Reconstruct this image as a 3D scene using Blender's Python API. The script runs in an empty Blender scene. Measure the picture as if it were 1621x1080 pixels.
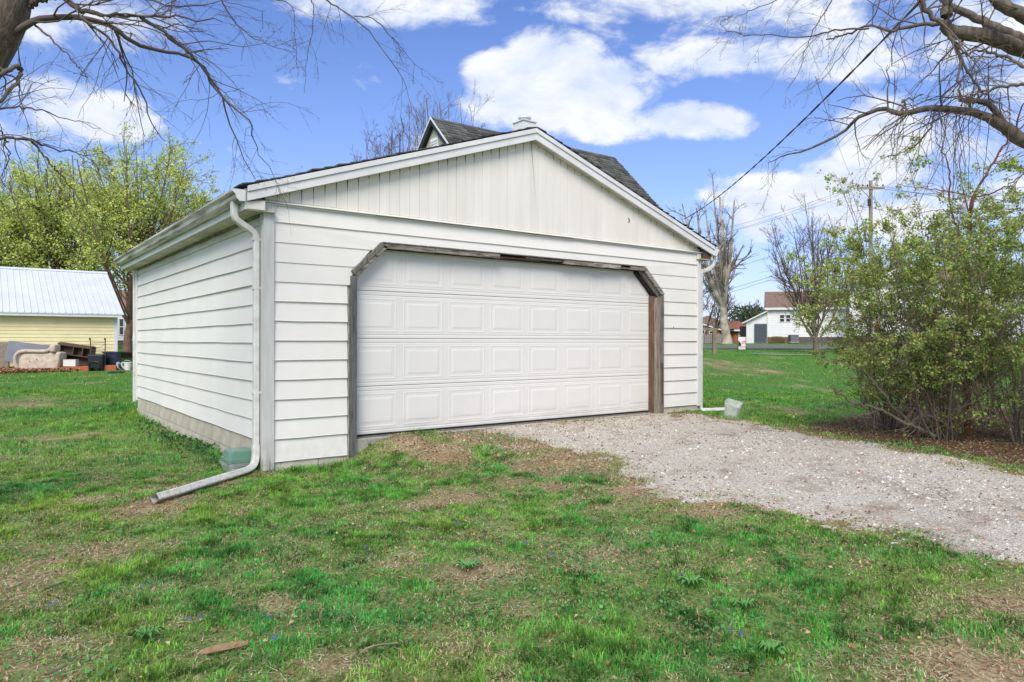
import bpy, math, random
import numpy as np
from mathutils import Vector, Matrix
random.seed(7); rng = np.random.default_rng(11)
S = bpy.context.scene; COL = S.collection
rad = math.radians

# ------------------------------------------------------------------ camera
F, HY, CX0 = 1121.56, 538.8, 810.5
CAM = np.array([-2.276, -7.159, 1.429]); TH = 0.92703
FW = np.array([math.cos(TH), math.sin(TH), 0.]); RT = np.array([math.sin(TH), -math.cos(TH), 0.])
FRONT = TH - math.pi/2                      # z rotation whose local x is the camera's right, local y away
cd = bpy.data.cameras.new('camera'); cam = bpy.data.objects.new('camera', cd); COL.objects.link(cam)
cam.location = CAM; cam.rotation_euler = (rad(90), rad(-0.095), FRONT)
cd.sensor_width = 36; cd.lens = F/1621*36; cd.shift_y = -(540-HY)/1621; cd.clip_end = 4000; cd.clip_start = .05
S.camera = cam

# ------------------------------------------------------------------ world: sky with cumulus
SUN = Vector((-0.60, -0.60, 0.80)).normalized()
w = bpy.data.worlds.new('World'); S.world = w; w.use_nodes = True
NT = w.node_tree; NT.nodes.clear()
def N(nt, typ, **kw):
    n = nt.nodes.new(typ)
    for k, v in kw.items():
        if k == 'ins':
            for a, b in v.items(): n.inputs[a].default_value = b
        else: setattr(n, k, v)
    return n
def lk(nt, a, b): nt.links.new(a, b)
def M_(nt, op, a, b=None, clamp=False):
    n = nt.nodes.new('ShaderNodeMath'); n.operation = op; n.use_clamp = clamp
    for i, v in enumerate((a, b)):
        if v is None: continue
        if isinstance(v, (int, float)): n.inputs[i].default_value = v
        else: nt.links.new(v, n.inputs[i])
    return n.outputs[0]
sky = N(NT, 'ShaderNodeTexSky', sky_type='NISHITA', sun_disc=False)
sky.sun_elevation = math.asin(SUN.z); sky.sun_rotation = math.atan2(SUN.x, SUN.y)
sky.air_density = 1.0; sky.dust_density = 0.6; sky.ozone_density = 3.5
hs = N(NT, 'ShaderNodeHueSaturation', ins={'Saturation': 1.14, 'Value': 1.42}); lk(NT, sky.outputs[0], hs.inputs['Color'])
tc = N(NT, 'ShaderNodeTexCoord'); D = tc.outputs['Generated']
sep = N(NT, 'ShaderNodeSeparateXYZ'); lk(NT, D, sep.inputs[0])
# noise in direction space, flattened vertically so the clouds lie in layers
mp = N(NT, 'ShaderNodeMapping', ins={'Scale': (1, 1, 1.9)}); lk(NT, D, mp.inputs[0])
n1 = N(NT, 'ShaderNodeTexNoise', ins={'Scale': 7.5, 'Detail': 10, 'Roughness': .60, 'Distortion': .35}); lk(NT, mp.outputs[0], n1.inputs['Vector'])
n2 = N(NT, 'ShaderNodeTexNoise', ins={'Scale': 2.3, 'Detail': 4, 'Roughness': .5}); lk(NT, mp.outputs[0], n2.inputs['Vector'])
def dirpx(px, py):
    v = FW + RT*(px-CX0)/F + np.array([0, 0, -(py-HY)/F]); return v/np.linalg.norm(v)
clouds = [(800,122,62,40,1.25),(865,118,80,56,1.35),(930,150,90,46,1.35),(1085,192,92,26,1.15),(985,196,110,26,1.0),(850,165,100,46,1.1),
          (95,175,60,46,.9),(165,188,62,32,1.25),(20,205,80,40,.6),(620,2,150,30,.7),(690,15,90,32,.7),(110,30,130,50,.55),
          (1150,6,190,30,.66),(960,2,110,28,.62),(1150,92,110,26,.74),(1290,98,140,32,.8),(1420,60,130,50,.5),(1560,60,120,70,.6),(1590,180,110,110,.6),
          (1395,222,62,58,1.25),(1375,285,90,46,.9),(1240,305,100,30,.85),(1440,330,150,46,.85),(1205,345,50,34,.75),(1560,330,160,60,.6)]
acc = None
for (px, py, rx, ry, s) in clouds:
    c = dirpx(px, py); a = np.array([RT[0], RT[1], 0]); a = a-c*np.dot(a, c); a /= np.linalg.norm(a); b = np.cross(a, c)
    if b[2] < 0: b = -b
    kx = F/rx*.98; ky = F/ry*.98
    ha = N(NT, 'ShaderNodeVectorMath', operation='DOT_PRODUCT'); lk(NT, D, ha.inputs[0]); ha.inputs[1].default_value = tuple(a*kx)
    hb = N(NT, 'ShaderNodeVectorMath', operation='DOT_PRODUCT'); lk(NT, D, hb.inputs[0]); hb.inputs[1].default_value = tuple(b*ky)
    hc = N(NT, 'ShaderNodeVectorMath', operation='DOT_PRODUCT'); lk(NT, D, hc.inputs[0]); hc.inputs[1].default_value = tuple(c)
    q = M_(NT, 'ADD', M_(NT, 'MULTIPLY', ha.outputs['Value'], ha.outputs['Value']), M_(NT, 'MULTIPLY', hb.outputs['Value'], hb.outputs['Value']))
    f = M_(NT, 'MULTIPLY', M_(NT, 'SUBTRACT', 1.0, M_(NT, 'MULTIPLY', q, .6)), s)
    f = M_(NT, 'MULTIPLY', M_(NT, 'MAXIMUM', f, 0.), M_(NT, 'GREATER_THAN', hc.outputs['Value'], 0.))
    acc = f if acc is None else M_(NT, 'SMOOTH_MAX' if False else 'MAXIMUM', acc, f)
# outside the frame the same broken cloud goes on
back = M_(NT, 'LESS_THAN', M_(NT, 'ADD', M_(NT, 'MULTIPLY', sep.outputs[0], float(FW[0])), M_(NT, 'MULTIPLY', sep.outputs[1], float(FW[1]))), .55)
gen = M_(NT, 'MULTIPLY', M_(NT, 'MULTIPLY', M_(NT, 'SUBTRACT', n2.outputs[0], .42), 5.5, True), back)
zen = M_(NT, 'MULTIPLY', M_(NT, 'SUBTRACT', n2.outputs[0], .44), 5., True)
zen = M_(NT, 'MULTIPLY', zen, M_(NT, 'GREATER_THAN', sep.outputs[2], .52))
acc = M_(NT, 'MAXIMUM', acc, M_(NT, 'MAXIMUM', gen, zen))
n4 = N(NT, 'ShaderNodeTexNoise', ins={'Scale': 26., 'Detail': 8, 'Roughness': .62, 'Distortion': .6}); lk(NT, mp.outputs[0], n4.inputs['Vector'])
acc = M_(NT, 'ADD', acc, M_(NT, 'MULTIPLY', M_(NT, 'SUBTRACT', n4.outputs[0], .5), .75))
dens = M_(NT, 'ADD', M_(NT, 'MULTIPLY', acc, 1.12), M_(NT, 'MULTIPLY', M_(NT, 'SUBTRACT', n1.outputs[0], .5), 2.5))
cr = N(NT, 'ShaderNodeMapRange', interpolation_type='SMOOTHSTEP', ins={'From Min': .22, 'From Max': .88}); lk(NT, dens, cr.inputs['Value'])
cov = M_(NT, 'MULTIPLY', cr.outputs[0], M_(NT, 'MULTIPLY', M_(NT, 'ADD', sep.outputs[2], .01), 30., True))
# cloud brightness: white tops, faint blue-grey bases
mp2 = N(NT, 'ShaderNodeMapping', ins={'Scale': (1, 1, 1.9), 'Location': (0, 0, .05)}); lk(NT, D, mp2.inputs[0])
n3 = N(NT, 'ShaderNodeTexNoise', ins={'Scale': 7.5, 'Detail': 6, 'Roughness': .56, 'Distortion': .35}); lk(NT, mp2.outputs[0], n3.inputs['Vector'])
sh = M_(NT, 'ADD', M_(NT, 'MULTIPLY', M_(NT, 'SUBTRACT', n1.outputs[0], n3.outputs[0]), 3.4), .60, True)
cm = N(NT, 'ShaderNodeMix', data_type='RGBA'); lk(NT, sh, cm.inputs[0])
cm.inputs['A'].default_value = (6.0, 6.9, 8.7, 1); cm.inputs['B'].default_value = (8.5, 8.7, 9.0, 1)
# horizon whitening
hz = M_(NT, 'POWER', M_(NT, 'SUBTRACT', 1., M_(NT, 'ABSOLUTE', sep.outputs[2])), 5.)
hm = N(NT, 'ShaderNodeMix', data_type='RGBA'); lk(NT, M_(NT, 'MULTIPLY', hz, .66), hm.inputs[0]); tint = N(NT, 'ShaderNodeMix', data_type='RGBA', blend_type='MULTIPLY'); tint.inputs[0].default_value = 1; lk(NT, hs.outputs[0], tint.inputs['A']); tint.inputs['B'].default_value = (1.06, .93, 1.16, 1); lk(NT, tint.outputs['Result'], hm.inputs['A']); hm.inputs['B'].default_value = (5.0, 6.6, 9.4, 1)
mx = N(NT, 'ShaderNodeMix', data_type='RGBA'); lk(NT, cov, mx.inputs[0]); lk(NT, hm.outputs['Result'], mx.inputs['A']); lk(NT, cm.outputs['Result'], mx.inputs['B'])
bg = N(NT, 'ShaderNodeBackground', ins={'Strength': .10}); lk(NT, mx.outputs['Result'], bg.inputs[0])
wo = N(NT, 'ShaderNodeOutputWorld'); lk(NT, bg.outputs[0], wo.inputs[0])
sd = bpy.data.lights.new('sun', 'SUN'); sd.energy = 3.3; sd.angle = rad(32); sd.color = (1, .925, .80)
so = bpy.data.objects.new('sun', sd); COL.objects.link(so); so.rotation_euler = SUN.to_track_quat('Z', 'Y').to_euler()
S.view_settings.view_transform = 'Standard'; S.view_settings.look = 'None'; S.view_settings.gamma = 1
S.view_settings.exposure = 0.20; S.view_settings.use_curve_mapping = False

# ------------------------------------------------------------------ terrain function
def P(px, py, d):                                   # point seen at a pixel at a depth
    return CAM + d*(FW + RT*(px-CX0)/F) + np.array([0, 0, -(py-HY)*d/F])
def LD(lat, d): return CAM[:2] + lat*RT[:2] + d*FW[:2]
_c = []
def cpx(px, py, d): p = P(px, py, d); _c.append((p[0], p[1], p[2]))
def cw(x, y, z): _c.append((x, y, z))
for l, d, z in [(0,-3,0),(-4,-3,-.02),(4,-3,.03),(0,1,0),(-2,2.2,-.02),(2,2.2,.04),(0,3.5,.01),(-3,4.5,0),(1.6,4.4,.07),(3,4.2,.14),(5,4,.16),(4.4,6.2,.2),(1.2,5.6,.14),(-1,5.2,.04),(-6,6,0),(-9,10,.02),(8,6,.2),(9,9,.3)]:
    p = LD(l, d); cw(p[0], p[1], z)
for x, y, z in [(0,0,.10),(-.3,.3,.08),(.9,-.05,.15),(1.35,-.05,.30),(2.2,-.1,.335),(3.4,-.1,.34),(5.9,-.1,.335),(6.8,0,.30),(0,3.4,.06),(0,7.2,.07),(-1.1,-.5,.05),(2.2,-.9,.24),(3.5,-1.6,.24),(.9,-.9,.12),(3,3.6,.3),(7,7.3,.34)]: cw(x, y, z)
for px, py, d in [(1160,664,11.6),(1488,694,8.8),(1300,672,11),(1250,620,17),(1175,557,43),(1131,562,36),(1000,552,50),(1300,552,50),(1200,545.5,62),(1450,545.5,62),(1215,543,75),(1100,543,90),(1500,543,75),
                  (50,625,16),(150,625,16.5),(-200,625,16),(100,592,26),(50,588,27.6),(160,586,28.4),(100,578,30),(200,573,33),(-300,590,27),(200,557,45),(0,556,48),(-400,557,45),(700,556,42),(1300,575,32),(1700,575,32),(1700,552,50)]: cpx(px, py, d)
for l, d in [(-160,60),(160,60),(-60,110),(60,110),(0,160),(-250,250),(250,250),(0,-60),(-80,-30),(80,-30),(0,600),(-600,300),(600,300)]:
    p = LD(l, d); cw(p[0], p[1], 1.3 if d > 0 else .1)
_c = np.array(_c)
def _phi(r): return np.sqrt(r*r+.25)
_A = _phi(np.linalg.norm(_c[:, None, :2]-_c[None, :, :2], axis=2)); _m = len(_c)
_K = np.zeros((_m+1, _m+1)); _K[:_m, :_m] = _A + np.eye(_m)*1e-3; _K[:_m, _m] = 1; _K[_m, :_m] = 1
_W = np.linalg.solve(_K, np.append(_c[:, 2], 0))
def hsh(i, j, s): 
    n = (i.astype(np.int64)*374761393 + j.astype(np.int64)*668265263 + s*974634777) & 0x7fffffff
    n = ((n ^ (n >> 13))*1274126177) & 0x7fffffff
    return ((n ^ (n >> 16)) & 0xffff)/65535.
def vn(x, y, s=0):
    xi = np.floor(x); yi = np.floor(y); fx = x-xi; fy = y-yi; fx = fx*fx*(3-2*fx); fy = fy*fy*(3-2*fy)
    xi = xi.astype(np.int64); yi = yi.astype(np.int64)
    return (hsh(xi, yi, s)*(1-fx)+hsh(xi+1, yi, s)*fx)*(1-fy) + (hsh(xi, yi+1, s)*(1-fx)+hsh(xi+1, yi+1, s)*fx)*fy
def fbm(x, y, sc, o=4, s=0):
    v = 0; a = .5; t = 0
    for k in range(o): v = v+a*vn(x*sc, y*sc, s+k); t += a; a *= .55; sc *= 2.03
    return v/t
def H(x, y):
    x = np.atleast_1d(np.asarray(x, float)); y = np.atleast_1d(np.asarray(y, float)); out = np.full(x.shape, _W[_m])
    for i in range(_m): out += _W[i]*_phi(np.hypot(x-_c[i, 0], y-_c[i, 1]))
    out += (fbm(x, y, 1.7, 2, 5)-.5)*.03
    out += .055/(1+np.exp(-np.clip((x-1.0)/.03, -30, 30)))*np.exp(-(np.maximum(x-1.05, 0)/.75)**2)*np.exp(-((y+.05)/.42)**2)
    return out
def h1(x, y): return float(H([x], [y])[0])
def G(px, py):                                       # where a pixel's ray meets the ground
    dd = np.exp(np.linspace(math.log(1.5), math.log(120), 700)); q = np.array([P(px, py, d) for d in dd]); z = H(q[:, 0], q[:, 1])
    k = np.argmax(q[:, 2] < z); return np.array([q[k, 0], q[k, 1], z[k]])
def GP(pts): return np.array([G(*p)[:2] for p in pts])
def inpoly(x, y, poly):
    c = np.zeros(x.shape, bool); n = len(poly)
    for i in range(n):
        x1, y1 = poly[i]; x2, y2 = poly[i-1]
        with np.errstate(divide='ignore', invalid='ignore'):
            c ^= ((y1 > y) != (y2 > y)) & (x < (x2-x1)*(y-y1)/(y2-y1)+x1)
    return c
def pdist(x, y, poly, closed=True):
    best = np.full(x.shape, 1e9); n = len(poly)
    for i in range(0 if closed else 1, n):
        a = poly[i-1]; b = poly[i]; e = b-a; L = max(e@e, 1e-9)
        t = np.clip(((x-a[0])*e[0]+(y-a[1])*e[1])/L, 0, 1)
        best = np.minimum(best, np.hypot(x-a[0]-t*e[0], y-a[1]-t*e[1]))
    return best
drive = GP([(1045,657),(1110,661),(1160,669),(1270,687),(1400,709),(1500,731),(1621,757),(1800,795),(1960,835)])
dlow = GP([(1960,1000),(1780,930),(1621,884),(1540,863),(1440,847),(1380,838),(1300,815),(1200,797),(1110,777),(1040,765),(990,742),(920,717),(850,699),(800,687)])
drive = np.vstack([drive, dlow, [[2.7, -.08], [5.9, -.08]]])
bed = GP([(1262,682),(1290,668),(1380,656),(1500,640),(1700,650),(1900,690),(1850,770),(1621,738),(1500,718),(1400,702)])
def sdf(poly, x, y): d = pdist(x, y, poly); return np.where(inpoly(x, y, poly), -d, d)
def drive_m(x, y):                                   # 1 in the gravel, noisy edge
    s = sdf(drive, x, y) + (fbm(x, y, 2.6, 5, 31)-.5)*1.15
    return np.clip(.5-s/.50, 0, 1)
def bed_m(x, y): s = sdf(bed, x, y) + (fbm(x, y, 1.6, 3, 41)-.5)*.8; return np.clip(.5-s/.4, 0, 1)
_br = [(G(px, py)[:2], r) for px, py, r in [(705,722,.5),(900,735,.7),(860,705,.55),(960,762,.45),(640,702,.35),(740,690,.45),(1060,668,.4),(1000,672,.5),(240,805,.33),(270,790,.25),(760,728,.5),(830,745,.5),(890,772,.4),(1015,778,.4),(820,712,.5),(930,748,.5),(1070,796,.35),(1130,806,.3),(690,745,.3),(430,965,.14),(20,930,.35),(60,870,.3),(110,885,.25),(180,880,.25),(820,665,.5),
      (1590,955,.18),(1560,1060,.4),(960,880,.12),(1135,575,1.6),(1150,582,1.2),(40,640,1.0),(1210,588,1.0),(1090,660,.4),(1140,668,.3),(150,690,.3),(280,680,.35),(30,1050,.2),(520,1065,.15),(760,905,.2),(640,890,.15)]]
def bare_m(x, y):
    v = np.zeros(x.shape)
    for c, r in _br: v = np.maximum(v, np.exp(-((x-c[0])**2+(y-c[1])**2)/(r*r)))
    v = v*np.clip((fbm(x, y, 3.4, 4, 77)-.30)*3.6, 0, 1.25)
    lit = sdf(drive, x, y)
    v = np.maximum(v, np.exp(-(lit/.22)**2)*fbm(x, y, 4., 3, 12)*1.3)
    n = fbm(x, y, 1.9, 5, 3)*.6+fbm(x, y, .7, 3, 9)*.4
    v = np.maximum(v, np.clip((n-.60)*7, 0, .8))
    return np.clip(v, 0, 1)
DEB = GP([(-60,592),(0,594),(100,592),(215,588)])    # leaf strip under the junk pile
DEBP = np.vstack([DEB, [[2.6, 26.7], [-9, 26.7]]])

# ------------------------------------------------------------------ materials
def mat(name, col, col2=None, scale=8., rough=.7, bump=0., bscale=60., spec=.35, attr=None, stretch=(1,1,1), metal=0., rnd=0., detail=6, trans=0., contrast=(.35,.65), wash=None, alpha=None):
    m = bpy.data.materials.new(name); m.use_nodes = True; nt = m.node_tree; b = nt.nodes['Principled BSDF']
    b.inputs['Roughness'].default_value = rough; b.inputs['Specular IOR Level'].default_value = spec; b.inputs['Metallic'].default_value = metal
    out = None; tcn = N(nt, 'ShaderNodeTexCoord'); mpn = N(nt, 'ShaderNodeMapping', ins={'Scale': stretch}); lk(nt, tcn.outputs['Object'], mpn.inputs[0])
    if attr:
        a = N(nt, 'ShaderNodeVertexColor', layer_name=attr); out = a.outputs[0]
    else:
        rgb = N(nt, 'ShaderNodeRGB'); rgb.outputs[0].default_value = (*col, 1); out = rgb.outputs[0]
    if col2:
        n = N(nt, 'ShaderNodeTexNoise', ins={'Scale': scale, 'Detail': detail, 'Roughness': .6}); lk(nt, mpn.outputs[0], n.inputs['Vector'])
        r = N(nt, 'ShaderNodeMapRange', ins={'From Min': contrast[0], 'From Max': contrast[1]}); lk(nt, n.outputs[0], r.inputs['Value'])
        mix = N(nt, 'ShaderNodeMix', data_type='RGBA'); lk(nt, r.outputs[0], mix.inputs[0]); lk(nt, out, mix.inputs['A']); mix.inputs['B'].default_value = (*col2, 1); out = mix.outputs['Result']
    if wash:                                          # (colour, amount, z0, z1, streak): grime that starts at one height and runs down
        wc, wa, z0, z1, st = wash
        g = N(nt, 'ShaderNodeNewGeometry'); sz = N(nt, 'ShaderNodeSeparateXYZ'); lk(nt, g.outputs['Position'], sz.inputs[0])
        mr = N(nt, 'ShaderNodeMapRange', ins={'From Min': z0, 'From Max': z1}); lk(nt, sz.outputs[2], mr.inputs['Value'])
        ms = N(nt, 'ShaderNodeMapping', ins={'Scale': st}); lk(nt, g.outputs['Position'], ms.inputs[0])
        nn = N(nt, 'ShaderNodeTexNoise', ins={'Scale': 1., 'Detail': 6, 'Roughness': .65}); lk(nt, ms.outputs[0], nn.inputs['Vector'])
        k = M_(nt, 'MULTIPLY', M_(nt, 'MULTIPLY', M_(nt, 'SUBTRACT', nn.outputs[0], .38), 4., True), M_(nt, 'MULTIPLY', mr.outputs[0], wa))
        mix = N(nt, 'ShaderNodeMix', data_type='RGBA'); lk(nt, k, mix.inputs[0]); lk(nt, out, mix.inputs['A']); mix.inputs['B'].default_value = (*wc, 1); out = mix.outputs['Result']
    if rnd:
        oi = N(nt, 'ShaderNodeObjectInfo'); hv = N(nt, 'ShaderNodeHueSaturation'); lk(nt, M_(nt, 'ADD', M_(nt, 'MULTIPLY', oi.outputs['Random'], rnd), 1-rnd/2), hv.inputs['Value']); lk(nt, out, hv.inputs['Color']); out = hv.outputs[0]
    lk(nt, out, b.inputs['Base Color'])
    if bump:
        n = N(nt, 'ShaderNodeTexNoise', ins={'Scale': bscale, 'Detail': 5}); lk(nt, mpn.outputs[0], n.inputs['Vector'])
        bp = N(nt, 'ShaderNodeBump', ins={'Strength': bump, 'Distance': .01}); lk(nt, n.outputs[0], bp.inputs['Height']); lk(nt, bp.outputs[0], b.inputs['Normal'])
    if trans:
        tr = N(nt, 'ShaderNodeBsdfTranslucent'); lk(nt, out, tr.inputs[0]); ms = N(nt, 'ShaderNodeMixShader', ins={'Fac': trans})
        lk(nt, b.outputs[0], ms.inputs[1]); lk(nt, tr.outputs[0], ms.inputs[2]); lk(nt, ms.outputs[0], nt.nodes['Material Output'].inputs[0])
    if alpha is not None:
        b.inputs['Transmission Weight'].default_value = alpha; b.inputs['IOR'].default_value = 1.15
    return m
GR = (.33,.30,.22)
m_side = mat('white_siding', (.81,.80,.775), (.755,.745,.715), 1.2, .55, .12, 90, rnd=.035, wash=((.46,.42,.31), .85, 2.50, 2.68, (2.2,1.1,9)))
m_front = mat('white_front_siding', (.82,.81,.785), (.77,.76,.73), 1.4, .55, .12, 90, rnd=.03, wash=((.45,.40,.31), .4, .55, .05, (9,9,9)))
m_gable = mat('cream_gable_boards', (.80,.785,.735), (.74,.72,.665), 2., .6, .15, 80, stretch=(3,3,.4), rnd=.04)
m_groove = mat('grimy_gable_backing', (.60,.58,.53), (.44,.42,.37), 3., .8)
m_trim = mat('white_trim', (.72,.73,.73), (.64,.65,.65), 3., .5, .1, rnd=.03)
m_fascia = mat('white_fascia', (.76,.77,.79), (.66,.67,.68), 2.5, .45, .05, rnd=.02)
m_corner = mat('corner_trim_white', (.60,.61,.60), (.50,.51,.50), 5., .6, .15, 60, stretch=(6,6,.5), wash=((.14,.11,.07), .9, .45, .12, (18,18,5)))
m_gutter = mat('weathered_gutter', (.62,.61,.57), (.11,.10,.07), 3.2, .5, .2, 50, stretch=(6,.35,6), detail=8, contrast=(.40,.66))
m_pipe = mat('white_downspout', (.74,.75,.74), (.56,.56,.53), 7., .42, .1, 60, wash=((.3,.29,.24), .75, .36, .05, (30,30,30)))
m_soffit = mat('soffit_panel_cream', (.60,.57,.47), (.34,.32,.22), 3., .7, .1, rnd=.08, stretch=(1,.6,1))
m_door = mat('garage_door_white', (.755,.75,.74), (.715,.71,.70), 1.3, .42, .04, 140, rnd=.012, wash=((.45,.42,.36), .45, .62, .36, (3,3,14)))
m_wood = mat('grey_weathered_wood', (.30,.29,.27), (.09,.085,.08), 7., .85, .8, 30, stretch=(1,1,1), rnd=.4)
m_woodv = mat('weathered_wood_upright', (.27,.25,.22), (.10,.09,.08), 9., .85, .8, 30, stretch=(6,6,.5), rnd=.3)
m_woodh = mat('weathered_wood_level', (.42,.40,.35), (.09,.085,.075), 6., .85, .8, 30, stretch=(.8,6,8), rnd=.6, contrast=(.4,.62))
m_wbrown = mat('bare_brown_post', (.20,.115,.07), (.07,.04,.028), 10., .8, .6, 40, stretch=(8,8,.5))
m_wtan = mat('tan_split_post', (.37,.32,.265), (.15,.12,.10), 9., .85, .8, 40, stretch=(8,8,.5))
m_dark = mat('dark_gap', (.02,.018,.017), rough=.9)
m_block = mat('concrete_block', (.60,.57,.49), (.46,.43,.35), 5., .9, .7, 90, rnd=.12, wash=((.36,.29,.18), .5, .30, .42, (3,3,3)))
m_mortar = mat('mortar', (.34,.32,.27), (.24,.22,.18), 14., .95)
m_conc = mat('concrete_sill', (.42,.40,.36), (.28,.26,.23), 9., .9, .6, 60)
m_shin = mat('grey_asphalt_shingle', (.13,.13,.125), (.08,.08,.078), 3., .95, .8, 300, attr=None, rnd=.3)
m_shinc = mat('shingle_rows', (1,1,1), None, attr='Col', rough=.95, bump=.8, bscale=300)

# ------------------------------------------------------------------ mesh building
class B:
    def __init__(s): s.v = []; s.f = []
    def quad(s, *p): n = len(s.v); s.v += [tuple(map(float, q)) for q in p]; s.f.append(tuple(range(n, n+len(p)))); return s
    def box(s, x0, x1, y0, y1, z0, z1, M=None):
        p = [(x, y, z) for x in (x0, x1) for y in (y0, y1) for z in (z0, z1)]
        if M is not None: p = [tuple(M @ Vector(q)) for q in p]
        n = len(s.v); s.v += p
        for f in ((0,1,3,2),(4,6,7,5),(0,4,5,1),(2,3,7,6),(0,2,6,4),(1,5,7,3)): s.f.append(tuple(n+i for i in f))
        return s
    def prism(s, poly, axis, a, b):                    # polygon extruded along an axis; poly gives the two other coordinates in x,y,z order
        n = len(s.v); k = len(poly)
        for t in (a, b):
            for q in poly:
                q = list(q); q.insert(axis, t); s.v.append(tuple(map(float, q)))
        s.f.append(tuple(range(n, n+k))); s.f.append(tuple(range(n+2*k-1, n+k-1, -1)))
        for i in range(k): j = (i+1) % k; s.f.append((n+i, n+k+i, n+k+j, n+j))
        return s
    def tube(s, pts, r, sides=8, cap=True, sq=None):
        pts = [Vector(p) for p in pts]; n0 = len(s.v); m = len(pts)
        if not hasattr(r, '__len__'): r = [r]*m
        u = None
        for i, p in enumerate(pts):
            t = (pts[min(i+1, m-1)]-pts[max(i-1, 0)]).normalized()
            if u is None: u = t.cross(Vector((0, 0, 1)) if abs(t.z) < .9 else Vector((1, 0, 0))).normalized()
            u = (u-t*u.dot(t)).normalized(); v = t.cross(u)
            for k in range(sides):
                if sq:                                  # rounded rectangle section, half sizes sq
                    cs = math.cos(2*math.pi*(k+.5)/sides); sn = math.sin(2*math.pi*(k+.5)/sides)
                    e = .35; a_ = math.copysign(abs(cs)**e, cs)*sq[0]; b_ = math.copysign(abs(sn)**e, sn)*sq[1]
                else: a_ = r[i]*math.cos(2*math.pi*k/sides); b_ = r[i]*math.sin(2*math.pi*k/sides)
                s.v.append(tuple(p+u*a_+v*b_))
        for i in range(m-1):
            for k in range(sides):
                a = n0+i*sides+k; b = n0+i*sides+(k+1) % sides; s.f.append((a, b, b+sides, a+sides))
        if cap: s.f.append(tuple(range(n0+sides-1, n0-1, -1))); s.f.append(tuple(n0+(m-1)*sides+k for k in range(sides)))
        return s
    def lathe(s, prof, c=(0,0,0), n=16, M=None):
        n0 = len(s.v)
        for r, z in prof:
            for k in range(n):
                q = Vector((c[0]+r*math.cos(2*math.pi*k/n), c[1]+r*math.sin(2*math.pi*k/n), c[2]+z)); s.v.append(tuple(M @ q if M else q))
        for i in range(len(prof)-1):
            for k in range(n): a = n0+i*n+k; b = n0+i*n+(k+1) % n; s.f.append((a, b, b+n, a+n))
        return s
    def mesh(s, name, m, smooth=False):
        me = bpy.data.meshes.new(name); me.from_pydata(s.v, [], s.f); me.materials.append(m)
        if smooth: me.polygons.foreach_set('use_smooth', [True]*len(me.polygons))
        me.update(); return me
    def obj(s, name, m, parent=None, smooth=False, **kw): return put(name, s.mesh(name, m, smooth), parent, **kw)
def put(name, me, parent=None, loc=(0,0,0), rot=(0,0,0), scale=None, label=None, kind=None, cat=None, group=None):
    o = bpy.data.objects.new(name, me); COL.objects.link(o); o.location = loc; o.rotation_euler = rot
    if scale: o.scale = scale
    if parent: o.parent = parent
    for k, v in (('label', label), ('kind', kind), ('category', cat), ('group', group)):
        if v: o[k] = v
    return o
def thing(name, label, cat, loc=(0,0,0), rz=0., group=None): return put(name, None, None, loc, (0,0,rz), label=label, cat=cat, group=group)
def bev(o, w_=.004, seg=1):
    md = o.modifiers.new('bevel', 'BEVEL'); md.width = w_; md.segments = seg; md.limit_method = 'ANGLE'; return o
def npmesh(name, V, Fc, m, col=None, smooth=False):     # V (n,3), Fc (k,3|4) arrays
    me = bpy.data.meshes.new(name); V = np.ascontiguousarray(V, np.float32); Fc = np.ascontiguousarray(Fc, np.int32); k, q = Fc.shape
    me.vertices.add(len(V)); me.vertices.foreach_set('co', V.ravel()); me.loops.add(k*q); me.loops.foreach_set('vertex_index', Fc.ravel())
    me.polygons.add(k); me.polygons.foreach_set('loop_start', np.arange(0, k*q, q, dtype=np.int32)); me.materials.append(m)
    if smooth: me.polygons.foreach_set('use_smooth', np.ones(k, bool))
    if col is not None:
        a = me.color_attributes.new('Col', 'FLOAT_COLOR', 'POINT'); c = np.ones((len(V), 4), np.float32); c[:, :3] = col; a.data.foreach_set('color', c.ravel())
    me.update(calc_edges=True); return me

# ------------------------------------------------------------------ ground
m_soil = None
def ground_mat():
    m = bpy.data.materials.new('lawn_ground'); m.use_nodes = True; nt = m.node_tree; b = nt.nodes['Principled BSDF']; b.inputs['Roughness'].default_value = .95; b.inputs['Specular IOR Level'].default_value = .1
    a = N(nt, 'ShaderNodeVertexColor', layer_name='Col'); g = N(nt, 'ShaderNodeNewGeometry')
    n = N(nt, 'ShaderNodeTexNoise', ins={'Scale': 45., 'Detail': 6, 'Roughness': .7}); lk(nt, g.outputs['Position'], n.inputs['Vector'])
    n2_ = N(nt, 'ShaderNodeTexNoise', ins={'Scale': 2.2, 'Detail': 6, 'Roughness': .65}); lk(nt, g.outputs['Position'], n2_.inputs['Vector'])
    v = M_(nt, 'ADD', M_(nt, 'MULTIPLY', M_(nt, 'SUBTRACT', n.outputs[0], .5), 3.2), M_(nt, 'ADD', M_(nt, 'MULTIPLY', n2_.outputs[0], .8), .6)); hv = N(nt, 'ShaderNodeHueSaturation'); lk(nt, v, hv.inputs['Value']); lk(nt, a.outputs[0], hv.inputs['Color'])
    lk(nt, hv.outputs[0], b.inputs['Base Color'])
    bp = N(nt, 'ShaderNodeBump', ins={'Strength': .9, 'Distance': .02}); lk(nt, n.outputs[0], bp.inputs['Height']); lk(nt, bp.outputs[0], b.inputs['Normal']); return m
def axis(lo, hi, fine, grow):
    out = [0.]; st = fine
    while out[-1] < hi: out.append(out[-1]+st); st = fine if out[-1] < 9 else st*grow
    neg = [0.]; st = fine
    while neg[-1] > lo: neg.append(neg[-1]-st); st = fine if neg[-1] > -7 else st*grow
    return np.array(sorted(set(neg+out)))
la = axis(-700, 700, .12, 1.07); da = axis(-60, 1100, .12, 1.06)
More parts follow.
